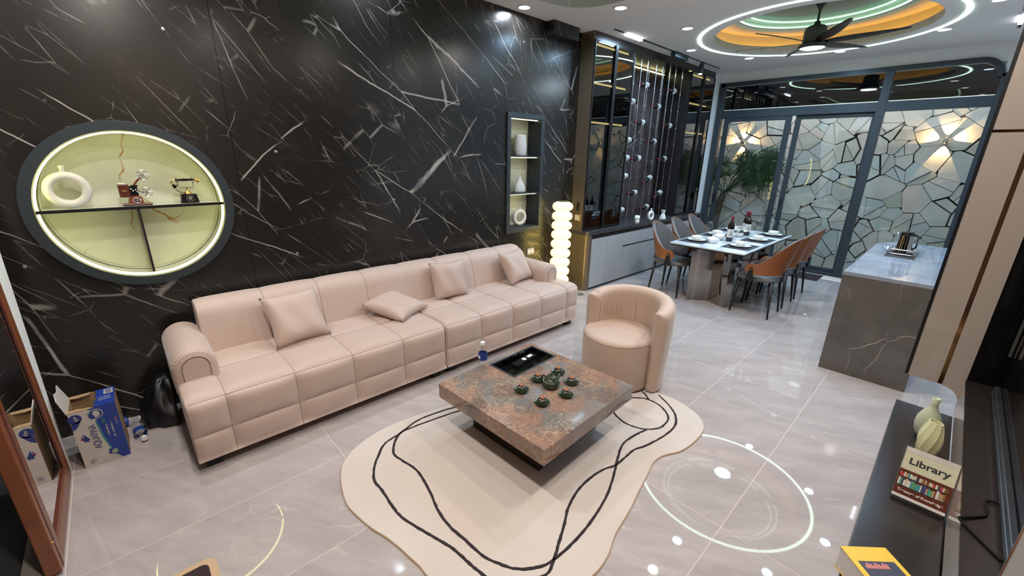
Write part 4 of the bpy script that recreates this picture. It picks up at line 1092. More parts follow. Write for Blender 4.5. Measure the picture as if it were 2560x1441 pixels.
# sideboard
sb = thing('sideboard', 'long low sideboard with pale grey doors under the wine cabinet', 'sideboard', (-3.5, 6.2, 0))
fx = -3.275
mb = MB(); Rr = .055
mb.prism([(-3.86, cy0 - .0), (fx - Rr, cy0)] + [(fx - Rr + Rr * sin(a), cy0 + Rr - Rr * cos(a)) for a in [PI / 2 * k / 8 for k in range(9)]] + [(fx, cy0 + .075), (-3.86, cy0 + .075)], 0, .775)
mb.build('rounded_end', 'bronze', sb, smooth=True, auto=math.radians(30))
bx('carcass', (-3.86, cy0 + .075, 0.0), (fx - .02, cy1, .775), 'cab_black', sb)
bx('plinth', (fx - .02, cy0 + .075, 0), (fx - .002, cy1, .028), 'cab_black', sb)
ys = [4.585, 4.962, 5.37, 5.87, 6.37, 6.87, 7.40, 7.99]
for a, b in zip(ys[:-1], ys[1:]):
    top = .715
    if 5.3 < a < 6.3: d = bx('door', (fx - .02, a + .002, .032), (fx, b - .002, top), 'door_grey', sb, .002)
    else: d = bx('door', (fx - .02, a + .002, .032), (fx, b - .002, top), 'door_grey', sb, .002)
bx('handle_groove', (fx - .001, 5.37, .518), (fx + .003, 6.36, .534), 'black_metal', sb)
wt = thing('worktop', 'dark worktop running along the top of the pale grey sideboard', 'worktop', (-3.5, 6.2, .775))
mb = MB(); mb.prism([(-3.83, cy0 + .001), (-3.32, cy0 + .001), (-3.285, cy0 + .012), (-3.268, cy0 + .045), (-3.268, cy1 - .001), (-3.83, cy1 - .001)], .7755, .8195); mb.build('slab', simple('dark_grey_worktop', (.05, .048, .052), .2), wt)
# hanging wire wine rack
rk = thing('wire_wine_rack', 'hanging steel wires with small collars holding wine bottles in the open bay', 'wine rack', (-3.55, 6.25, .82))
col_me = None
for xx, ysr in ((-3.50, (5.585, 5.752, 5.921, 6.169, 6.353, 6.581, 6.765, 6.992)), (-3.66, (5.62, 5.80, 6.02, 6.24, 6.46, 6.68, 6.87))):
    for y in ysr:
        r_ = MB().cyl((xx, y, .8205), (xx, y, 3.10), .0042, seg=7).build('wire', 'steel', rk)
        MB().cyl((xx, y, 2.99), (xx, y, 3.108), .0085, .007, 8).build('end_sleeve', 'steel', r_)
        for q in range(9):
            if col_me is None: o = MB().cyl((0, 0, 0), (0, 0, .018), .0095, seg=8).build('collar', 'steel', r_, world=False); col_me = o.data
            else: o = bpy.data.objects.new('collar', col_me); C.objects.link(o); o.parent = r_
            o.location = (xx + 3.55, y - 6.25, .96 + .256 * q - .82)
btl = None
def bottle_geo(t, lying=True, label='label'):
    prof = [(0, 0), (.034, 0), (.0375, .006), (.0375, .185), (.034, .205), (.020, .228), (.0145, .245), (.0145, .250)]
    MB().lathe(prof, seg=22).build('body', 'wine_glass_dark', t, world=False, smooth=True)
    MB().lathe([(.0150, .235), (.0150, .292), (.0165, .294), (.0165, .305), (0, .306)], seg=18).build('foil', 'wine_foil', t, world=False, smooth=True)
    MB().lathe([(.0378, .050), (.0381, .052), (.0381, .148), (.0378, .150)], seg=22).build('paper_label', 'label', t, world=False, smooth=True)
    mb = MB()
    for k in range(4): mb.box((.0380, -.020 + .002 * k, .075 + .016 * k), (.0386, .020 - .003 * k, .079 + .016 * k), T=Matrix.Rotation(0, 4, 'Z'))
    mb.build('print', 'brown_glaze', t, world=False)
    return t
pos_b = [(5.945,2.792,0),(6.797,2.80,0),(5.613,2.541,0),(6.356,2.533,0),(5.941,2.279,0),(6.789,2.281,0),(5.609,2.019,0),(6.35,2.022,0),(5.607,1.769,0),(5.939,1.766,0),(6.753,1.766,0),(5.612,1.507,0),(6.34,1.518,1),(5.932,1.248,0),(6.743,1.263,1),(5.605,1.0,0),(6.349,.999,0)]
rows_n = {2.8: 'topmost row', 2.5: 'second row from the top', 2.3: 'third row from the top', 2.0: 'fourth row from the top', 1.8: 'fifth row from the top', 1.5: 'sixth row from the top', 1.2: 'second lowest row', 1.3: 'second lowest row', 1.0: 'lowest row'}
colr = lambda y: 'leftmost column' if y < 5.8 else ('second column' if y < 6.1 else ('third column' if y < 6.6 else 'fourth column'))
for (y, z, tilt) in pos_b:
    lab = 'wine bottle lying in the wire rack, %s, %s' % (rows_n[round(z, 1)], colr(y))
    if btl is None: btl = bottle_geo(thing('wine_bottle', lab, 'bottle', (0, 0, 0), 0, 'wine bottles in the wire rack')); o = btl
    else: o = copy_tree(btl, label=lab)
    o.rotation_mode = 'XYZ'; o.rotation_euler = (PI / 2 + (.28 if tilt else .04), 0, .10)
    o.location = (-3.565 + .0, y + .165, z - (.035 if tilt else .0) + .01); o.scale = (1.08, 1.08, 1.08)
# white ornaments on the worktop
o1 = thing('knot_vase', 'small white mug shaped ornament at the left end of the open worktop', 'ornament', (-3.31, 5.755, .8202))
MB().lathe([(0, 0), (.034, 0), (.036, .05), (.030, .055), (.036, .062), (.038, .118), (.030, .122), (.028, .07)], seg=20).build('body', 'white_gloss', o1, world=False, smooth=True)
mb = MB()
for s_ in (-1, 1): mb.tube([(0, s_ * .034, .105), (0, s_ * .062, .098), (0, s_ * .064, .072), (0, s_ * .036, .066)], .010, 8)
mb.build('handle', 'white_gloss', o1, world=False, smooth=True)
ring_vase('ring_vase', 'white oval ring vase on the dark worktop in front of the wine bottles', (-3.33, 6.195, .8202), .058, .024, .012, PI / 2 - .2, 'white_gloss', .8)
o3 = thing('faceted_vase', 'small white faceted hourglass vase at the right of the open worktop', 'vase', (-3.33, 6.600, .8202))
mb = MB(); mb.lathe([(0, 0), (.058, 0), (.050, .035), (.026, .085), (.036, .125), (.042, .140), (.034, .140), (.02, .09)], seg=6); mb.build('body', 'white_gloss', o3, world=False)

# ------------------------------------------------------------------ dining table and what stands on it
dt = thing('dining_table', 'white topped dining table on a faceted grey mirror pedestal', 'table', (-1.99, 6.06, 0))
tx0, tx1, ty0, ty1 = -2.445, -1.537, 5.115, 7.01
mb = MB(); mb.prism(rrect(tx1 - tx0, ty1 - ty0, .03, 5, (tx0 + tx1) / 2, (ty0 + ty1) / 2), .738, .752, bev=.003); mb.build('tabletop', 'table_white', dt)
mb = MB(); mb.prism(rrect(tx1 - tx0 - .012, ty1 - ty0 - .012, .03, 5, (tx0 + tx1) / 2, (ty0 + ty1) / 2), .722, .738); mb.build('under_frame', 'black_metal', dt)
def pedestal(pts, nm):
    mb = MB(); mb.prism(pts, .0, .722); return mb.build(nm, 'mirror_steel', dt)
pedestal([(-2.192, 5.258), (-1.972, 5.431), (-1.731, 5.304), (-1.686, 5.382), (-1.738, 5.734), (-2.05, 5.62), (-2.16, 5.72), (-2.26, 5.50)], 'pedestal')
pedestal([(-2.19, 6.80), (-1.972, 6.66), (-1.74, 6.80), (-1.70, 6.70), (-1.75, 6.40), (-2.05, 6.48), (-2.16, 6.38), (-2.26, 6.60)], 'pedestal')
TZ = .752
# place settings
L_s = [(-2.262, 5.500, 'nearest the camera'), (-2.262, 6.160, 'in the middle'), (-2.262, 6.78, 'at the far end')]
R_s = [(-1.735, 5.545, 'nearest the camera'), (-1.735, 6.190, 'in the middle'), (-1.725, 6.790, 'at the far end')]
pl = None
for side, lst, sg in (('left', L_s, -1), ('right', R_s, 1)):
    for x, y, nm in lst:
        m_ = thing('place_mat', 'dark woven place mat on the %s table side %s' % (side, nm), 'mat', (x, y, TZ + .0003), 0, 'dark place mats on the dining table')
        MB().box((-.16, -.215, 0), (.16, .215, .002)).build('weave', 'mat_grey', m_, world=False)
        if pl is None:
            pl = thing('plate', '', 'plate', (0, 0, 0), 0, 'dinner plates on the place mats')
            MB().lathe([(0, .003), (.06, .003), (.06, 0), (.068, .0), (.070, .006), (.100, .014), (.118, .017), (.119, .019), (.100, .018), (.066, .009), (0, .009)], seg=36).build('dish', 'white_gloss', pl, world=False, smooth=True)
            bw = thing('bowl', '', 'bowl', (0, 0, 0), 0, 'small bowls standing on the dinner plates')
            MB().lathe([(0, .004), (.028, .003), (.030, 0), (.034, 0), (.036, .006), (.056, .020), (.064, .040), (.066, .048), (.063, .048), (.055, .026), (.03, .010), (0, .009)], seg=32).build('wall', 'white_gloss', bw, world=False, smooth=True)
            ck = thing('chopsticks', '', 'chopsticks', (0, 0, 0), 0, 'chopstick pairs on the place mats')
            for d in (-.006, .006): MB().tube([(d, -.115, .008), (d * .6, .115, .006)], .0030, 6).build('stick', 'cab_black', ck, world=False)
            MB().box((-.014, .075, 0), (.014, .088, .004), .001).build('rest', 'white_gloss', ck, world=False)
            p_, b_, k_ = pl, bw, ck
        else: p_, b_, k_ = copy_tree(pl), copy_tree(bw), copy_tree(ck)
        for o, nmo in ((p_, 'white dinner plate'), (b_, 'small white bowl standing on the plate'), (k_, 'dark chopsticks on a white rest')): o['label'] = '%s on the %s table side %s' % (nmo, side, nm)
        p_.location = (x, y, TZ + .0025); b_.location = (x, y, TZ + .012); k_.location = (x + .135 * (1 if sg > 0 else 1) * .0 , y - .17 * sg, TZ + .0025); k_.rotation_euler = (0, 0, PI / 2 * sg)
for x, y, nm in ((-2.055, 5.490, 'nearer'), (-2.095, 5.800, 'further')):
    s_ = thing('tureen', 'small white lidded soup tureen, the %s of two on the dining table' % nm, 'tureen', (x, y, TZ + .0005))
    MB().lathe([(0, 0), (.035, 0), (.037, .005), (.058, .022), (.066, .045), (.067, .056), (.060, .058), (0, .058)], seg=32).build('pot', 'white_gloss', s_, world=False, smooth=True)
    MB().lathe([(.066, .0585), (.064, .063), (.045, .076), (.015, .083), (.008, .086), (.013, .095), (.008, .101), (0, .101)], seg=28).build('lid', 'white_gloss', s_, world=False, smooth=True)
    mb = MB()
    for sg in (-1, 1): mb.tube([(sg * .062, -.015, .048), (sg * .080, -.008, .050), (sg * .080, .008, .050), (sg * .062, .015, .048)], .004, 6)
    mb.build('handle', 'white_gloss', s_, world=False, smooth=True)
for (x, y, lab) in ((-1.965, 5.800, 'open-necked wine bottle standing nearest on the dining table'), (-1.975, 6.47, 'standing wine bottle with a pale label, front one of the pair by the flowers'), (-2.03, 6.56, 'standing wine bottle partly hidden behind its pair by the flowers')):
    b = copy_tree(btl, label=lab); b.rotation_euler = (0, 0, -1.0); b.location = (x, y, TZ + .0005); b['group'] = 'wine bottles standing on the dining table'
gl = None
for x, y, lab in ((-2.30, 5.96, 'wine glass at the left edge of the table'), (-2.005, 6.03, 'wine glass in front of the flowers'), (-1.86, 6.56, 'wine glass beside the pair of bottles'), (-1.80, 7.0 - .06, 'wine glass at the far right corner of the table'), (-1.93, 6.80, 'wine glass behind the pair of bottles')):
    if gl is None:
        gl = thing('wine_glass', lab, 'glass', (0, 0, 0), 0, 'empty wine glasses on the dining table')
        MB().lathe([(.0, .0), (.034, 0), (.035, .002), (.012, .006), (.0045, .012), (.0035, .05), (.0040, .085), (.010, .092)], seg=24).build('stem', 'clear', gl, world=False, smooth=True)
        MB().lathe([(.006, .092), (.022, .100), (.036, .122), (.041, .145), (.038, .175), (.032, .200), (.0305, .200), (.036, .172), (.039, .145), (.034, .123), (.02, .103), (0, .096)], seg=28).build('cup', 'clear', gl, world=False, smooth=True); g_ = gl
    else: g_ = copy_tree(gl, label=lab)
    g_.location = (x, y, TZ + .0005)
fv = thing('flower_bowl', 'white flowers in a small white bowl between the wine bottles', 'flowers', (-2.0, 6.26, TZ + .0005))
MB().lathe([(0, 0), (.03, 0), (.05, .03), (.052, .055), (.045, .055), (.03, .02)], seg=24).build('bowl', 'white_gloss', fv, world=False, smooth=True)
rf = random.Random(5)
for k in range(15):
    a, r_ = rf.uniform(0, 2 * PI), rf.uniform(.0, .075); z = .085 + .045 * (1 - r_ / .075) + rf.uniform(-.01, .015); c = Vector((r_ * cos(a), r_ * sin(a), z)); mb = MB()
    tz = Matrix.Translation(c) @ Matrix.Rotation(rf.uniform(-.7, .7), 4, 'X') @ Matrix.Rotation(rf.uniform(-.7, .7), 4, 'Y')
    for p in range(6):
        b_ = 2 * PI * p / 6; rows = []
        mb.grid([[(.002 * cos(b_ + q), .002 * sin(b_ + q), 0) for q in (-.5, 0, .5)], [(.014 * cos(b_ + q), .014 * sin(b_ + q), .006 + .002 * (q == 0)) for q in (-.48, 0, .48)], [(.023 * cos(b_ + q), .023 * sin(b_ + q), .004) for q in (-.2, 0, .2)]], T=tz)
    mb.build('blossom', 'flower_white', fv, world=False)
mb = MB()
for k in range(16):
    a = rf.uniform(0, 2 * PI); r_ = rf.uniform(.02, .085); mb.tube([(0, 0, .03), (r_ * .6 * cos(a), r_ * .6 * sin(a), .07), (r_ * cos(a), r_ * sin(a), .085)], .0014, 4)
    p = Vector((r_ * cos(a), r_ * sin(a), .085)); mb.grid([[tuple(p + Vector((0, 0, 0)))] * 2, [tuple(p + Vector((.012 * cos(a + .9), .012 * sin(a + .9), .002))), tuple(p + Vector((.012 * cos(a - .9), .012 * sin(a - .9), .002)))], [tuple(p + Vector((.03 * cos(a), .03 * sin(a), -.006)))] * 2])
mb.build('foliage', 'leaf', fv, world=False)

# dining chair, local: faces +x, origin on the floor under the seat centre
def make_chair():
    t = thing('dining_chair', '', 'chair', (0, 0, 0), 0, 'tan and grey dining chairs round the white table')
    mb = MB(); sq = circ(0.015, 0, .235, 36, .225, 3.2)
    def lay(k, z): return [(.015 + (x - .015) * k, y * k, z) for x, y in sq]
    mb.grid([lay(.01, .425), lay(.90, .425), lay(.985, .432), lay(1, .448), lay(.985, .468), lay(.93, .482), lay(.6, .488), lay(.01, .488)], close_v=True)
    mb.build('seat', 'grey_leather', t, world=False, smooth=True)
    legs = [(.175, .165), (.175, -.165), (-.165, .165), (-.165, -.165)]
    for x, y in legs:
        sx_ = 1 if x > 0 else -1; sy_ = 1 if y > 0 else -1
        MB().tube([(x, y, .428), (x + .040 * sx_, y + .040 * sy_, .0)], lambda t_: .020 - .010 * t_, 10).build('leg', 'black_foot', t, world=False, smooth=True)
    # wrap-round back: angle a measured from the back (-x)
    n = 40; A0 = math.radians(112)
    def topz(u): return .635 + .322 * (cos(min(1, abs(u) / .80) * PI) * .5 + .5) ** .85
    def botz(u): return .520 - .020 * abs(u) ** 2
    def rad(u, z): return .242 + .010 * abs(u) + .26 * max(0, z - .55) * (1 - .75 * abs(u))
    def pt(u, z, dr=0):
        a = PI + A0 * u; r = rad(u, z) + dr; xx = r * cos(a) * 1.0; yy = r * sin(a) * (1.0)
        return (xx + .02, yy * .98, z)
    def surf(dr0, dr1, inset, name, mat, m=12):
        mb = MB(); ro = []
        for k in range(n + 1):
            u = -1 + 2 * k / n; u_ = u * (1 - inset * .35); zt_, zb_ = topz(u_) - inset * .3, botz(u_) + inset * .2
            # round the arm ends
            e = 1 - abs(u); s_ = min(1, math.sqrt(max(0.0, 1 - (1 - min(1, e / .10)) ** 2))) ; zm = (zt_ + zb_) / 2; hh = (zt_ - zb_) / 2 * max(.12, s_)
            r = [pt(u_, zm - hh + 2 * hh * q / m, dr0) for q in range(m + 1)] + [pt(u_, zm + hh - 2 * hh * q / m, dr1) for q in range(m + 1)]
            ro.append(r)
        mb.grid(ro, close_v=True, cap=True); return mb.build(name, mat, t, world=False, smooth=True, auto=math.radians(50))
    surf(.0, .016, 0, 'back_shell', 'tan_leather')
    surf(-.024, .0005, .05, 'back_cushion', 'grey_leather')
    mb = MB(); mb.tube([pt(-1 + 2 * k / 60, topz(-1 + 2 * k / 60) + .0005, .008) for k in range(3, 58)], .004, 6); mb.build('piping', 'grey_leather', t, world=False)
    # pleats on the inner back
    mb = MB()
    for k in range(-4, 5):
        u = k * .085; mb.tube([pt(u, z, -.025) for z in (.56, .66, .76, .84)], .0016, 5)
    mb.build('pleat', 'grey_leather', t, world=False)
    for s_ in (-1, 1):
        p = pt(s_ * .86, .555, .018); mb = MB()
        T_ = Matrix.Translation((p[0], p[1], 0)) @ Matrix.Rotation(math.atan2(p[1], p[0] - .02) - PI / 2, 4, 'Z')
        mb.prism([(-.048, .43), (.048, .43), (.020, .575), (.010, .592), (-.010, .592), (-.020, .575)], -.004, .003, T=T_ @ Matrix.Rotation(PI / 2, 4, 'X'))
        br = mb.build('bracket', 'black_metal', t, world=False)
        mb = MB(); mb.cyl((p[0], p[1], .572), (p[0] + .012 * (p[0] - .02) / .25, p[1] + .012 * p[1] / .25, .572), .008); mb.build('screw', 'gold', t, world=False)
    p0 = MB(); p0.box((-.235, -.055, .438), (-.20, .055, .455)); p0.box((-.248, -.055, .438), (-.232, .055, .56)); p0.build('rear_bracket', 'black_metal', t, world=False)
    return t
spots = [(-2.505, 5.410, 0, 'on the left side of the table, nearest the tub armchair'), (-2.515, 5.975, 0, 'on the left side of the table, middle of three'), (-2.52, 6.53, 0, 'on the left side of the table, nearest the glazing'),
         (-1.428, 5.492, PI, 'on the right side of the table, nearest the island corner'), (-1.43, 6.06, PI, 'on the right side of the table, middle of three'), (-1.43, 6.605, PI, 'on the right side of the table, furthest from the camera')]
chp = make_chair()
for i, (x, y, r_, lab) in enumerate(spots):
    o = chp if i == 0 else copy_tree(chp)
    o.location = (x, y, 0); o.rotation_euler = (0, 0, r_); o['label'] = 'tan and grey dining chair ' + lab

# ------------------------------------------------------------------ ceiling fan
FZ = 3.025
fan = thing('ceiling_fan', 'dark ceiling fan with a round lamp hanging in the lit dome over the dining table', 'fan', (FX, 6.247, 3.0))
fc = (FX, 6.247, 0)
MB().lathe([(0, 3.53), (.085, 3.53), (.088, 3.515), (.060, 3.48), (.030, 3.44), (.018, 3.42), (0, 3.42)], fc, 32).build('canopy', 'charcoal', fan, smooth=True, auto=SM)
MB().cyl((FX, 6.247, 3.28), (FX, 6.247, 3.44), .013).build('down_rod', 'charcoal', fan)
MB().lathe([(0, 3.30), (.025, 3.30), (.035, 3.265), (.085, 3.25), (.105, 3.235), (.112, 3.20), (.112, 3.09), (.105, 3.075), (0, 3.075)], fc, 40).build('motor_housing', 'charcoal', fan, smooth=True, auto=SM)
MB().lathe([(0, 3.077), (.120, 3.077), (.140, 3.065), (.145, 3.045), (.138, 3.030), (.128, 3.026), (.128, 3.040), (0, 3.040)], fc, 40).build('lamp_ring', 'charcoal', fan, smooth=True, auto=SM)
MB().lathe([(.128, 3.034), (.110, 3.024), (.05, 3.019), (0, 3.018)], fc, 40).build('lens', 'fan_lens', fan, smooth=True)
bl = None
for k in range(6):
    if bl is None:
        mb = MB(); rows = []
        for q in range(15):
            t_ = q / 14; r = .105 + .73 * t_; wd_ = (.024 + .036 * math.sin(PI * (t_ ** .7))) if t_ < .97 else .020
            tw = -.30 * (1 - t_ * .55); zc = 3.085 + .020 * t_; off = .02 * sin(PI * t_)
            rows.append([(r, off + s_ * wd_ * cos(tw), zc + s_ * wd_ * sin(tw) + h) for s_, h in ((-1, 0), (-.5, .004), (.5, .004), (1, 0), (.5, -.003), (-.5, -.003))])
        mb.grid(rows, close_v=True, cap=True); b = mb.build('blade', simple('dark_walnut_blade', (.030, .013, .009), .35, amt=.4, scale=12), fan, world=False, smooth=True, auto=SM); bl = b
        for v in b.data.vertices: v.co.z -= 3.0
    else: b = bl.copy(); C.objects.link(b)
    b.rotation_euler = (0, 0, math.radians(3 + 60 * k))
area(fan, (0, 0, .012), 30, .22, (.7, .86, 1.), PI)

# ------------------------------------------------------------------ downlights
dl = None
def downlight(x, y, label, power, color, z=ZC):
    global dl
    if dl is None:
        dl = thing('downlight', label, 'downlight', (x, y, z), 0, 'round recessed ceiling downlights')
        MB().lathe([(.059, -.001), (.074, -.001), (.076, -.004), (.068, -.008), (.058, -.009), (.058, -.001)], seg=28).build('trim_ring', 'plastic_white', dl, world=False, smooth=True)
        MB().lathe([(0, -.005), (.058, -.005), (.058, -.001)], seg=28).build('lens', 'lens', dl, world=False)
        o = dl
    else:
        o = dl.copy(); C.objects.link(o); o.location = (x, y, z); o['label'] = label
        for c_ in list(dl.children):
            if c_.type == 'MESH': d = c_.copy(); C.objects.link(d); d.parent = o
    l = area(o, (0, 0, -.012), power, .11, color, math.radians(165)); return o
dn = [(-2.755, 4.037, 'ceiling downlight between the big cove and the track, above the armchair'), (-2.587, 5.145, 'ceiling downlight left of the round dome, nearer the track lamp'), (-3.006, 6.162, 'ceiling downlight just above the right half of the track'),
      (-2.603, 7.178, 'ceiling downlight left of the fan, by the far edge of the dome'), (-1.58, 7.539, 'ceiling downlight right beside the fan lamp'), (-.561, 7.083, 'ceiling downlight at the right of the dome'),
      (-.17, 6.16, 'ceiling downlight beyond the right of the dome at the top edge'), (-.569, 5.08, 'ceiling downlight before the dome on the right'), (-1.557, 4.68, 'ceiling downlight before the dome in the middle')]
for x, y, lab in dn: downlight(x, y, lab, P_DINING, COOL)
lv = [(-3.439, 3.368, 'ceiling downlight close to the dark marble wall'), (-1.57, 4.02 + .03, 'ceiling downlight at the far edge of the big cove'), (-.45, 3.95, 'ceiling downlight at the far right of the big cove'),
      (-3.44, 1.70, 'ceiling downlight near the marble wall above the sofa'), (-3.44, .15, 'ceiling downlight near the marble wall above the round niche'),
      (-2.7, .25, 'ceiling downlight at the near left of the big cove'), (-1.7, .22, 'ceiling downlight at the near middle of the big cove'), (-.55, .22, 'ceiling downlight at the near right of the big cove'),
      (-.20, 1.3, 'ceiling downlight on the right of the big cove near the television'), (-.20, 2.6, 'ceiling downlight on the right of the big cove further back')]
for x, y, lab in lv: downlight(x, y, lab, P_LIVING * (.55 if x < -3.4 else 1.), WARM if x > -3.4 else (.75, .87, 1.))
# kitchen side
for x, y, nm in ((.9, 4.6, 'nearer'), (.9, 6.8, 'further')): downlight(x, y, nm + ' ceiling downlight in the kitchen behind the tall divider', P_DINING, COOL)

# track light
tk = thing('track_light', 'thin black ceiling track with a bar lamp and two small black spots', 'track light', (-3.2, 6.1, ZC - .001))
bx('rail', (-3.222, 4.62, ZC - .006), (-3.198, 7.65, ZC - .0005), 'black_metal', tk)
bx('bar_lamp', (-3.230, 4.85, ZC - .026), (-3.190, 5.21, ZC - .006), 'track_glow', tk, .003)
MB().cyl((-3.21, 5.80, ZC - .012), (-3.21, 5.83, ZC - .012), .008).build('joint', 'steel', tk)
mb = MB(); mb.box((-3.250, 6.07, ZC - .070), (-3.175, 6.46, ZC - .0065), .004); mb.build('driver_box', 'charcoal', tk)
mb = MB(); mb.cyl((-3.21, 6.99, ZC - .03), (-3.21, 6.99, ZC - .006), .012); mb.cyl((-3.21, 6.98, ZC - .17), (-3.21, 7.00, ZC - .03), .034, .034, 20); mb.build('spot_head', 'charcoal', tk)
MB().cyl((-3.21, 6.9795, ZC - .174), (-3.21, 6.980, ZC - .1705), .028, seg=20).build('lens', 'track_glow', tk)
tk2 = thing('track_light', 'short bright bar lamp of the track beside the tall panel at the top right', 'track light', (0, 7.0, ZC - .001))
bx('rail', (-.015, 4.6, ZC - .006), (.010, 7.5, ZC - .0005), 'black_metal', tk2); bx('bar_lamp', (-.020, 6.93, ZC - .026), (.016, 7.24, ZC - .006), 'track_glow', tk2, .003)
area(tk, (.0, -1.07, -.032), 12, .03, COOL, PI, shape='RECTANGLE', sy=.34)

# ------------------------------------------------------------------ star wall lamps on the flagstone wall
def wall_lamp(x, z, label):
    t = thing('wall_lamp', label, 'wall lamp', (x, YS - .034, z), 0, 'star beam lamps on the flagstone wall')
    MB().cyl((0, .002, 0), (0, -.045, 0), .022, seg=20).build('body', 'steel', t, world=False)
    MB().cyl((0, -.0455, 0), (0, -.052, 0), .030, .026, seg=20).build('cap', 'steel', t, world=False)
    me = None
    for k, an in enumerate((90, 18, 162, -90, -28, 208)):
        a = math.radians(an); d = Vector((cos(a), 0, sin(a)))
        MB().cyl(tuple(d * .020 + Vector((0, -.026, 0))), tuple(d * .040 + Vector((0, -.026, 0))), .013, seg=12).build('nozzle', 'gold', t, world=False)
        MB().cyl(tuple(d * .0402 + Vector((0, -.026, 0))), tuple(d * .0415 + Vector((0, -.026, 0))), .010, seg=12).build('lens', 'led_small', t, world=False)
        if k in (4, 5): continue
        l = bpy.data.lights.new('lamp_light', 'SPOT'); l.energy = 34; l.color = (1., .60, .26); l.spot_size = math.radians(62); l.spot_blend = .06; l.shadow_soft_size = .004
        o = bpy.data.objects.new('lamp_light', l); C.objects.link(o); o.parent = t; o.location = d * .046 + Vector((0, -.026, 0))
        aim = (d + Vector((0, .28, 0))).normalized(); o.rotation_mode = 'QUATERNION'; o.rotation_quaternion = aim.to_track_quat('-Z', 'Y')
    return t
wall_lamp(-.348, 2.10, 'star beam wall lamp on the right part of the flagstone wall')
wall_lamp(-3.115, 2.09, 'star beam wall lamp behind the palm on the left of the flagstone wall')
# added cool lamp, unseen above the glazing, to brighten the stone wall evenly
sf = thing('added_wash_lamp', 'added slim lamp, out of view, washing the flagstone wall', 'lamp', (-1.5, 8.42, 3.80))
bx('body', (-3.2, 8.38, 3.81), (.6, 8.44, 3.84), 'charcoal', sf)
area(sf, (-.0, .0, -.02), 95, .04, (.88, .95, 1.), PI, rot=(math.radians(25), 0, 0), shape='RECTANGLE', sy=.03).data.size = 3.6
sf.location.y = 8.42

# palm outside
pm = thing('potted_palm', 'dark green fan palm growing outside the glass at the left of the flagstone wall', 'palm', (-3.30, 8.70, -.03))
MB().lathe([(0, 0), (.13, 0), (.17, .30), (.18, .33), (.16, .33), (.15, .29), (0, .29)], (-3.30, 8.70, -.03), 28).build('pot', 'pot', pm)
MB().tube([(-3.30, 8.70, .24), (-3.29, 8.70, .6), (-3.25, 8.70, .95), (-3.20, 8.70, 1.15)], lambda t_: .075 - .02 * t_ + .012 * sin(t_ * 60), 12).build('trunk', 'trunk', pm)
rp = random.Random(21)
for k in range(34):
    big = k < 21
    base = Vector((-3.20, 8.70, 1.14)); az = rp.uniform(-.9, .9) if big else rp.uniform(1.6, 4.8); el = rp.uniform(.30, 1.25)
    if k % 3 == 0: az = rp.uniform(-.5, .5); el = rp.uniform(.5, 1.0)
    Ls = rp.uniform(.55, .98) if big else rp.uniform(.35, .62)
    hd_ = Vector((cos(az) * cos(el), sin(az) * cos(el) * .28, sin(el)))
    tip = base + hd_ * Ls
    tip.y = max(8.45, min(8.92, tip.y)); tip.x = max(-3.62, tip.x)
    mb = MB(); mb.tube([tuple(base), tuple(base.lerp(tip, .5) + Vector((0, 0, .05))), tuple(tip)], .006, 5)
    d = (tip - base).normalized(); sd = d.cross(Vector((0, -1, .25))).normalized(); nl = 30
    for q in range(nl):
        t_ = q / (nl - 1); a = (t_ - .5) * 4.3; ln = rp.uniform(.26, .40) * (.75 + .25 * cos(a))
        dv = (d * cos(a) + sd * sin(a)).normalized(); mid_ = tip + dv * ln * .6 + Vector((0, rp.uniform(-.02, .02), .015)); e_ = tip + dv * ln + Vector((0, rp.uniform(-.05, .02), -.07 - .05 * rp.random()))
        for pp in (mid_, e_): pp.y = max(8.40, min(8.97, pp.y))
        wv = dv.cross(Vector((0, 1, 0))).normalized() * .007
        mb.grid([[tuple(tip - wv * .4), tuple(tip + wv * .4)], [tuple(mid_ - wv), tuple(mid_ + wv)], [tuple(e_), tuple(e_ + wv * .1)]])
    mb.build('frond', 'leaf', pm)
# floor mat by the glazing
mt = thing('floor_mat', 'small dark studded mat on the floor in front of the glazing', 'mat', (-1.39, 7.97, .0005))
mb = MB(); mb.box((-1.72, 7.70, .0005), (-1.235, 8.14, .010), .003, 1); mb.build('base', 'mat_brown', mt)
mb = MB()
for i in range(11):
    for j in range(9): mb.box((-1.70 + .043 * i, 7.72 + .046 * j, .010), (-1.685 + .043 * i, 7.735 + .046 * j, .013))
mb.build('stud', 'mat_grey', mt)

# ------------------------------------------------------------------ kitchen island and kettle
isl = thing('kitchen_island', 'tall grey brown marble kitchen island with a glossy blue grey top at the right', 'island', (-.1, 5.5, 0))
bx('front_slab', (-.534, 4.372, 0), (.052, 4.40, .872), 'island_side', isl); bx('side_slab', (-.534, 4.40, 0), (-.506, 6.52, .872), 'island_side', isl)
bx('body', (-.50, 4.40, 0), (.050, 6.50, .87), 'cab_black', isl)
mb = MB(); mb.prism([(-.534, 4.372), (.052, 4.372), (.052, 6.53), (-.40, 6.53), (-.534, 6.25)], .872, .900); mb.build('top_slab', 'island_top', isl)
it = thing('induction_mat', 'brown tray mat under the kettle on the island', 'tray', (-.28, 5.67, .9005))
MB().box((-.388, 5.44, .9005), (-.165, 5.905, .906), .002).build('plate', 'cab_black', it)
kt = thing('kettle', 'tall chrome and black kettle standing on the island mat', 'kettle', (-.275, 5.66, .9065))
MB().lathe([(0, 0), (.075, 0), (.078, .012), (.072, .02), (.0, .02)], seg=30).build('base', 'black_gloss', kt, world=False, smooth=True, auto=SM)
MB().lathe([(0, .021), (.066, .021), (.064, .03), (.052, .17), (.050, .195), (0, .195)], seg=32).build('body', 'mirror_steel', kt, world=False, smooth=True, auto=SM)
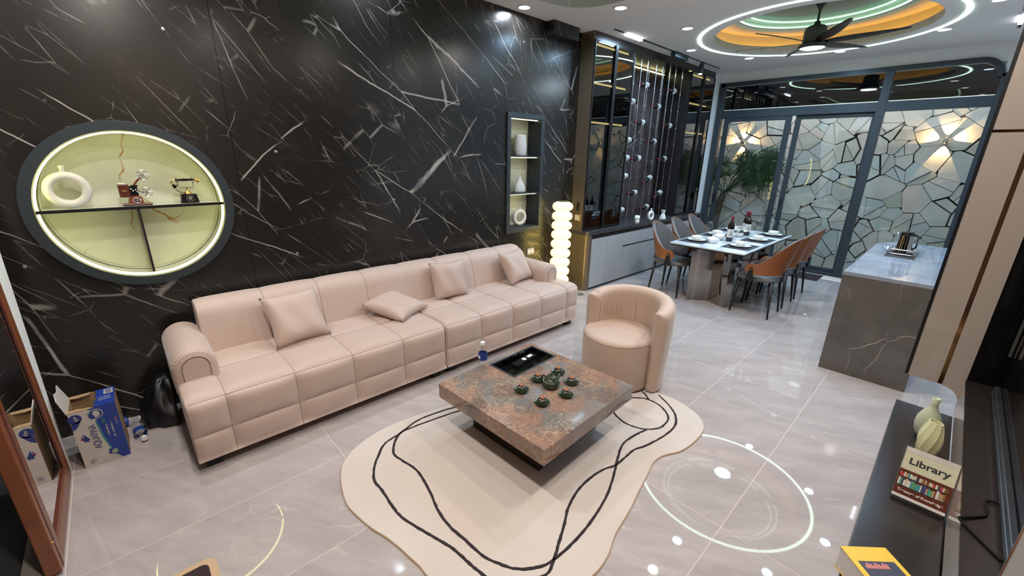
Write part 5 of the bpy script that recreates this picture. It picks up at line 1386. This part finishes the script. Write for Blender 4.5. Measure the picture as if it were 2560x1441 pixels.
MB().lathe([(.051, .190), (.054, .195), (.054, .215), (.046, .222), (0, .222)], seg=28).build('lid', 'black_gloss', kt, world=False, smooth=True, auto=SM)
MB().tube([(-.048, 0, .165), (-.068, 0, .190), (-.080, 0, .200)], .011, 10).build('spout', 'steel', kt, world=False, smooth=True)
MB().tube([(.050, 0, .195), (.085, 0, .185), (.085, 0, .08), (.060, 0, .05)], .008, 8).build('handle', 'black_gloss', kt, world=False, smooth=True)
ks = thing('kettle_stand', 'low chrome wire stand with small glass cups around the kettle', 'rack', (-.275, 5.66, .9065))
mb = MB()
for z in (.012, .055): mb.tube([(x, y, z) for x, y in rrect(.19, .22, .03)], .004, 6, closed=True)
for x, y in ((-.09, -.08), (.09, -.08), (-.09, .08), (.09, .08)): mb.cyl((x, y, 0), (x, y, .055), .0035)
mb.build('wire_frame', 'steel', ks, world=False)
cg = None
for x, y, nm in ((-.408, 5.60, 'left of the kettle, nearer'), (-.408, 5.72, 'left of the kettle, further'), (-.142, 5.60, 'right of the kettle, nearer'), (-.142, 5.72, 'right of the kettle, further')):
    if cg is None:
        cg = thing('glass_cup', '', 'glass', (0, 0, 0), 0, 'small glass cups round the kettle'); MB().lathe([(0, 0), (.024, 0), (.030, .05), (.031, .065), (.028, .065), (.022, .006), (0, .006)], seg=20).build('wall', 'clear', cg, world=False, smooth=True); c_ = cg
    else: c_ = copy_tree(cg)
    c_.location = (x, y, .9067); c_['label'] = 'small clear glass cup ' + nm

# ------------------------------------------------------------------ tall panel P, television wall
pn = thing('room_divider', 'tall glossy taupe room divider with a copper strip and black left edge', 'divider', (.14, 3.32, .56))
PY = 3.30
def pprism(name, pts, y0, y1, m):
    mb = MB(); mb.prism(pts, -(y1 - y0), 0, T=Matrix.Translation((0, y0, 0)) @ Matrix.Rotation(PI / 2, 4, 'X')); return mb.build(name, m, pn)
arcp = [(.175 + .085 * sin(PI / 2 * t / 8), .553 - .085 + .085 * cos(PI / 2 * t / 8)) for t in range(9)]
pprism('board', [(.0285, .561), (.0285, 1.936), (.1585, 1.936), (.1585, .557)], PY, PY + .03, 'gloss_panel')
pprism('board', [(.1785, 1.936), (.262, 1.936), (.262, .468)] + [(x, z) for x, z in arcp if x > .1785][::-1] + [(.1785, .551)], PY, PY + .03, 'gloss_panel')
bx('board', (.0285, PY, 1.950), (.262, PY + .03, ZC - .001), 'gloss_panel', pn)
bx('copper_strip', (.1585, PY + .004, .556), (.1785, PY + .022, 1.936), 'copper', pn); bx('copper_strip', (.0285, PY + .004, 1.936), (.262, PY + .022, 1.950), 'copper', pn)
bx('edge_trim', (.014, PY - .004, .566), (.0285, PY + .034, ZC - .001), 'black_metal', pn)
tw = group_empty('wall_television')
# low projecting band that the console butts against, its top ledge and the near side panel
bx('band', (.258, .30, .44), (.30, PY - .003, .612), 'gloss_panel', tw)
bx('ledge', (.258, 1.28, .612), (.60, PY - .003, .622), 'tv_top', tw)
bx('side_board', (.258, -.62, .612), (.30, 1.278, ZC - .001), 'gloss_panel', tw)
bx('corner_bead', (.256, 1.274, .60), (.262, 1.281, ZC - .001), 'copper', tw)
bx('recess_end', (.262, PY - .003, .622), (.60, PY + .03, ZC - .001), 'black_gloss', tw)
bx('recess_back', (.60, 1.28, .40), (.618, PY + .03, ZC - .001), 'black_gloss', tw)
bx('copper_band', (.2615, PY - .008, .468), (.262, PY, .60), 'copper', tw)
tv = thing('television', 'large black television with film-wrapped lower bezel, leaning into the frame at the right', 'television', (.37, 2.2, .66))
bx('screen', (.372, 1.30, .68), (.376, 3.12, 1.72), 'black_gloss', tv); bx('body', (.376, 1.29, .66), (.43, 3.13, 1.74), 'cab_black', tv)
mb = MB(); mb.box((.345, 1.29, .640), (.374, 3.155, .662), .005); mb.box((.350, 1.29, .662), (.372, 3.15, .685), .004); mb.build('lower_bezel', simple('film_wrapped_black', (.016, .018, .022), .32, amt=.9, scale=7), tv)
bx('reflection_strip', (.350, 3.125, .86), (.360, 3.140, 1.72), 'steel', tv); bx('reflection_strip', (.370, 3.125, .86), (.376, 3.140, 1.72), 'steel', tv)  # pale steel strips stand in for light reflections beside the screen's far edge
for y in (1.7, 2.8): bx('foot', (.352, y - .03, .6225), (.42, y + .03, .641), 'rubber', tv, .003)
cb = MB(); cb.tube(smooth_open([(.345, 1.76, .6265), (.30, 1.82, .6265), (.254, 1.882, .630), (.262, 1.905, .630), (.30, 1.955, .6265), (.318, 1.99, .6265), (.316, 2.07, .6265), (.335, 2.085, .630), (.36, 2.08, .635)], 6), .0042, 8)
tag(cb.build('power_cable', 'rubber', smooth=True), 'thin black cable looping over the ledge below the television', 'cable')
cs = thing('television_console', 'long dark taupe console shelf along the right wall under the television', 'console', (.14, 1.8, .25))
bx('top', (.018, .32, .385), (.257, 3.21, .42), 'tv_top', cs, .002)
bx('carcass', (.022, .33, .14), (.257, 3.205, .385), 'tv_top', cs, .002)
for k in range(3): bx('drawer', (.0165, .34 + .957 * k, .16), (.0218, .34 + .957 * k + .950, .380), 'tv_top', cs, .001)
bx('plinth', (.06, .36, 0), (.25, 3.18, .14), 'black_foot', cs)
# wall behind the console, set back
bx('lower_backing', (.36, -.62, 0), (.61, 3.33, .44), 'black_foot', tw)
# vases
vb = thing('gourd_vase', 'pale yellow green bottle gourd vase at the far end of the console', 'vase', (.155, 2.84, .4205))
MB().lathe([(0, 0), (.028, 0), (.043, .03), (.050, .07), (.047, .11), (.034, .145), (.020, .168), (.014, .19), (.017, .226), (.013, .228), (.010, .19)], seg=32).build('body', simple('pale_green_ceramic', (.44, .46, .33), .4), vb, world=False, smooth=True)
vc = thing('ribbed_vase', 'pale yellow twisted paper-like vase just behind the library book', 'vase', (.170, 2.63, .4205))
mb = MB(); rows = []
for k in range(14):
    z = .195 * k / 13; r0 = .021 + .021 * sin(PI * min(1, (k / 13) * .85 + .10)); rows.append([((r0 * (1 + .09 * (q % 2)) * cos(2 * PI * q / 18 + .075 * k)), r0 * (1 + .09 * (q % 2)) * sin(2 * PI * q / 18 + .045 * k), z) for q in range(18)])
rows.append([(x * .88, y * .88, z) for x, y, z in rows[-1]]); rows.append([(x * .8, y * .8, .10) for x, y, z in rows[-1]])
mb.grid(rows, close_v=True, cap=True); mb.build('body', simple('pale_yellow_ceramic', (.62, .60, .34), .45), vc, world=False)
# library book, standing almost upright and leaning back, seen from the front
bk = thing('library_book', 'book titled Library with a bookshelf photograph on its cover, on the console', 'book', (.165, 2.27, .4205))
def put(o_, M4): o_.matrix_world = M4
BW, BH, BT = .162, .215, .022
# basis: u across, v up the cover, n out of the cover towards the camera
u = Vector((1, -.02, 0)).normalized(); v = Vector((.06, .52, .85)).normalized(); v = (v - u * v.dot(u)).normalized(); n_ = u.cross(v).normalized()
BK = Matrix(((u.x, v.x, n_.x, -.074), (u.y, v.y, n_.y, -.10), (u.z, v.z, n_.z, .018), (0, 0, 0, 1)))
def bpart(name, lo, hi, m, par=bk, K=BK, bev=0):
    o = MB().box(lo, hi, bev, T=K).build(name, m, par, world=False); return o
bpart('pages', (.003, .003, -BT + .002), (BW - .003, BH - .002, -.002), 'paper'); bpart('cover', (0, 0, -.0022), (BW, BH, 0), 'cover_cream'); bpart('back_cover', (0, 0, -BT), (BW, BH, -BT + .002), 'cover_cream'); bpart('spine', (0, 0, -BT), (.002, BH, 0), 'card_white')
bpart('top_band', (0, BH - .022, 0), (BW, BH, .0006), 'card_white'); bpart('picture', (0, .012, 0), (BW, .118, .0006), 'wood_dark'); bpart('bottom_band', (0, 0, 0), (BW, .012, .0006), 'paper')
rb = random.Random(4)
cols = ['paper', 'red_print', 'teal_print', 'card_brown', 'cover_cream', 'navy', 'gold', 'ink_blue', 'wood_red', 'green_print', 'card_white']
for (yb_, hb, m0) in ((.088, .020, 1), (.050, .034, 0)):
    x = .006; mbs = MB()
    while x < BW - .014:
        wv = rb.uniform(.0035, .008); mbs.mat(rb.choice(cols)); mbs.box((x, yb_ - .0, .0006), (x + wv, yb_ + hb * rb.uniform(.7, 1), .0011), T=BK); x += wv + .0008
    mbs.build('printed_books', None, bk, world=False)
bpart('printed_shelf', (.002, .046, .0006), (BW - .002, .0495, .0012), 'cab_black'); bpart('printed_shelf', (.002, .084, .0006), (BW - .002, .0875, .0012), 'cab_black')
def btext(body, size, m, x, y, par, K, rz=0, bold=0., sx=1., z=.0009):
    o = text(body, size, m, par, (0, 0, 0), (0, 0, 0), ext=.0002, bold=bold); o.matrix_local = K @ Matrix.Translation((x, y, z)) @ Matrix.Rotation(rz, 4, 'Z') @ Matrix.Diagonal((sx, 1, 1, 1)); return o
btext('Library', .038, 'black_ink', BW / 2, .158, bk, BK, 0, .0010, 1.15, .0004); btext('Treasure of Knowledge', .0145, 'paper', BW / 2, .030, bk, BK, 0, .0004, 1., .0016)
# yellow book / box with a picture, bottom of the frame
yb = thing('yellow_book', 'thick yellow book with a dark picture on its cover at the bottom right', 'book', (.10, 1.55, .4205))
YK = Matrix.Translation((-.012, .158, .005)) @ Matrix.Rotation(math.radians(-70), 4, 'Z') @ Matrix.Rotation(math.radians(4), 4, 'Y')
YK = Matrix.Translation((-.0333, -.0227, .060)) @ Matrix.Rotation(math.radians(45), 4, 'Z')
def yp(name, lo, hi, m): return MB().box(lo, hi, T=YK).build(name, m, yb, world=False)
yp('cover', (0, -.11, .030), (.153, .10, .033), 'yellow'); yp('pages', (.002, -.108, -.052), (.151, .098, .030), 'paper'); yp('back_cover', (0, -.11, -.055), (.153, .10, -.052), 'yellow')
yp('picture', (.018, -.10, .033), (.137, .045, .0336), 'navy')
mb = MB()
for k in range(9): mb.box((.030 + .0085 * k, .018, .0336), (.0355 + .0085 * k, .031 + .004 * ((k * 5) % 3), .0342), T=YK)
mb.build('printed_title', 'salmon', yb, world=False)
# ------------------------------------------------------------------ cardboard box, bottles, bin bag
cbx = thing('cardboard_box', 'torn open white and blue drinking water carton standing at the left of the sofa', 'box', (-3.23, -.335, 0))
bx0, bx1, by0, by1, bh = -3.345, -3.117, -.428, -.232, .365
mb = MB(); mb.box((bx1 - .004, by0, .001), (bx1, by1, bh)); mb.build('front_wall', 'card_white', cbx)
mb = MB(); mb.box((bx0, by1 - .004, .001), (bx1 - .004, by1, bh)); mb.build('right_wall', 'card_brown', cbx)
mb = MB(); mb.box((bx0, by0, .001), (bx1 - .004, by0 + .004, bh)); mb.build('left_wall', 'card_brown', cbx)
mb = MB(); mb.box((bx0, by0 + .004, .001), (bx0 + .004, by1 - .004, bh)); mb.build('back_wall', 'card_brown', cbx)
bx('bottom', (bx0 + .004, by0 + .004, .001), (bx1 - .004, by1 - .004, .005), 'card_brown', cbx)
# top closed on the right part, torn open on the left
mb = MB(); ye = by0 + .115; T0 = Matrix.Identity(4)
tear = [(bx1, ye - .012), (bx1 - .03, ye + .002), (bx1 - .06, ye - .010), (bx1 - .10, ye + .006), (bx1 - .15, ye - .004), (bx0 + .05, ye + .006), (bx0, ye - .006)]
mb.prism(tear + [(bx0, by1), (bx1, by1)], bh, bh + .0045); mb.build('top_wall', 'blue_print', cbx)
mb = MB(); pts_ = [(bx1, by0), (bx1, ye - .012), (bx1 - .018, ye - .03), (bx1 - .022, ye - .055), (bx1 - .034, ye - .07), (bx1 - .030, by0)]
mb.prism(pts_, bh, bh + .0035); pts_ = [(bx0, by0), (bx0, ye - .02), (bx0 + .03, ye - .03), (bx0 + .042, ye - .08), (bx0 + .03, by0)]; mb.prism(pts_, bh, bh + .0035); mb.build('torn_flap', 'card_brown', cbx)
mb = MB(); mb.prism([(0, 0), (.228, 0), (.215, .09), (.16, .115), (.09, .098), (.02, .11)], 0, .004, T=Matrix.Translation((bx0, by0, bh)) @ Matrix.Rotation(math.radians(14), 4, 'X') @ Matrix.Rotation(PI / 2, 4, 'X')); mb.build('raised_flap', 'card_white', cbx)
# printed front: local a along +y, b up, on the face x = bx1
FK = Matrix(((0, 0, 1, bx1 + .0002), (1, 0, 0, by0), (0, 1, 0, 0), (0, 0, 0, 1)))
def fp(name, pts, m, c=.0006):
    mb = MB(); mb.prism(pts, 0, c, T=FK); return mb.build(name, m, cbx)
Wf = by1 - by0
fp('blue_field', [(.086, .36), (.100, .30), (.104, .25), (.112, .16), (.128, .08), (.145, .03), (.160, .001), (Wf, .001), (Wf, bh), (.080, bh)], 'blue_print')
fp('green_swoosh', [(.095, .28), (.100, .29), (.108, .19), (.124, .10), (.140, .045), (.150, .02), (.146, .02), (.132, .05), (.118, .10), (.102, .18)], 'teal_print', .0010)
def disc(cx_, cz_, r, m, c, nm='disc', sx=1., n=28): fp(nm, [(cx_ + r * sx * cos(2 * PI * k / n), cz_ + r * sin(2 * PI * k / n)) for k in range(n)], m, c)
disc(.105, .325, .032, 'card_white', .0012, 'leaf_mark'); disc(.105, .325, .028, 'ink_blue', .0014, 'leaf_mark'); disc(.108, .325, .022, 'card_white', .0016, 'leaf_mark', .7)
fp('drop_mark', [(.088, .296), (.074, .318), (.094, .330), (.100, .312)], 'ink_blue', .0018); fp('drop_mark', [(.070, .335), (.082, .345), (.088, .335)], 'green_print', .0018)
disc(.022, .325, .028, 'ink_blue', .0008, 'corner_mark'); fp('corner_mark', [(.001, .30), (.046, .312), (.020, .268), (.001, .255)], 'ink_blue', .0008)
fp('mountain_mark', [(.030, .176), (.052, .162), (.030, .196), (.028, .214), (.018, .19)], 'ink_blue', .0008); fp('mountain_mark', [(.030, .166), (.056, .176), (.034, .220)], 'ink_blue', .0009); fp('mountain_mark', [(.018, .186), (.026, .184), (.028, .206)], 'red_print', .0010)
fp('recycle_mark', [(.108, .050), (.152, .030), (.156, .062), (.116, .082)], 'ink_blue', .0012); disc(.136, .056, .014, 'card_white', .0014, 'recycle_mark'); disc(.136, .056, .010, 'green_print', .0016, 'recycle_mark'); disc(.136, .056, .006, 'card_white', .0018, 'recycle_mark')
fp('number_box', [(.026, .022), (.050, .022), (.050, .044), (.026, .044)], 'ink_blue', .0006); fp('number_box', [(.0275, .0235), (.0485, .0235), (.0485, .0425), (.0275, .0425)], 'card_white', .0008)
def ft(body, size, m, a, b, rz, z, bold=0., sx=1.):
    o = text(body, size, m, cbx, (0, 0, 0), (0, 0, 0), ext=.0002, bold=bold)
    Lm = Matrix.Translation(-Vector(cbx.location)) @ FK @ Matrix.Translation((a, b, z)) @ Matrix.Rotation(rz, 4, 'Z') @ Matrix.Diagonal((sx, 1, 1, 1)); o.matrix_local = Lm; return o
ft('AQUAFINA', .044, 'ink_blue', .078, .185, PI / 2, .0012, 0, .72); ft('24', .018, 'ink_blue', .038, .033, PI / 2, .0012)
ft('M\u1edaI', .018, 'card_white', .024, .326, -PI / 2 + .2, .0014, .0004)
def fine_print(a, b, n, m, h=.007, st=.0042, seed=1):
    # lettering too small to read in the photograph: a row of short printed marks
    q = random.Random(seed); mb = MB()
    for k in range(n):
        if q.random() < .16: continue
        mb.box((a - h / 2 * q.uniform(.6, 1), b - st * k, .0010), (a + h / 2 * q.uniform(.6, 1), b - st * k + st * .62, .0016), T=FK)
    mb.build('fine_print', m, cbx)
fine_print(.128, .285, 7, 'green_print', .012, .0050, 2); fine_print(.134, .240, 16, 'card_white', .009, .0046, 3); fine_print(.156, .250, 24, 'card_white', .008, .0044, 4); fine_print(.178, .255, 11, 'card_white', .005, .0036, 5); disc(.178, .266, .006, 'red_print', .0012, 'round_mark')
TK = Matrix(((1, 0, 0, bx0), (0, 1, 0, by0), (0, 0, 1, bh + .0045), (0, 0, 0, 1)))
mb = MB(); mb.mat('card_white').box((.02, .150, 0), (.085, .190, .0008), T=TK); mb.mat('ink_blue')
for k in range(12): mb.box((.026 + .0046 * k, .156, .0008), (.0285 + .0046 * k, .184, .0012), T=TK)
mb.build('barcode', None, cbx)
mb = MB(); q_ = random.Random(9)
for r_ in range(3):
    for k in range(12): mb.box((.118 + .018 * r_, .128 + .0045 * k, 0), (.118 + .018 * r_ + .006 * q_.uniform(.6, 1), .1308 + .0045 * k, .0008), T=TK)
mb.build('fine_print', 'card_white', cbx)
bottle_small('water_bottle', 'crumpled empty water bottle with a blue band lying beside the carton', (-3.395, -.192, .032), (PI / 2 + .03, 0, 1.74))
bottle_small('water_bottle', 'second empty water bottle lying against the wall behind the first', (-3.495, -.350, .032), (PI / 2, 0, PI - .05))
bg = thing('bin_bag', 'black plastic rubbish bag slumped between the carton and the sofa', 'bag', (-3.36, -.05, 0))
mb = MB(); rows = []
import mathutils
for k in range(22):
    t_ = k / 21; z = .31 * t_ ** 1.1; r0 = (.09 + .075 * sin(PI * min(1, .25 + t_ * .72)) ** .8) * (1 - .55 * t_ ** 3)
    row = []
    for q in range(48):
        a = 2 * PI * q / 48; nz_ = mathutils.noise.noise(Vector((cos(a) * 2.2, sin(a) * 2.2, z * 9))) * .035 + .010 * sin(7 * a + 9 * t_) * t_
        r = r0 + nz_; xx = -3.44 + r * 1.05 * cos(a); yy = -.005 + r * .95 * sin(a) + .02 * t_; xx = max(xx, XW + .004); yy = min(yy, .034)
        row.append((xx, yy, max(.001, z)))
    rows.append(row)
mb.grid(rows, close_v=True, cap=True); mb.build('bag_skin', 'bag', bg, smooth=True)
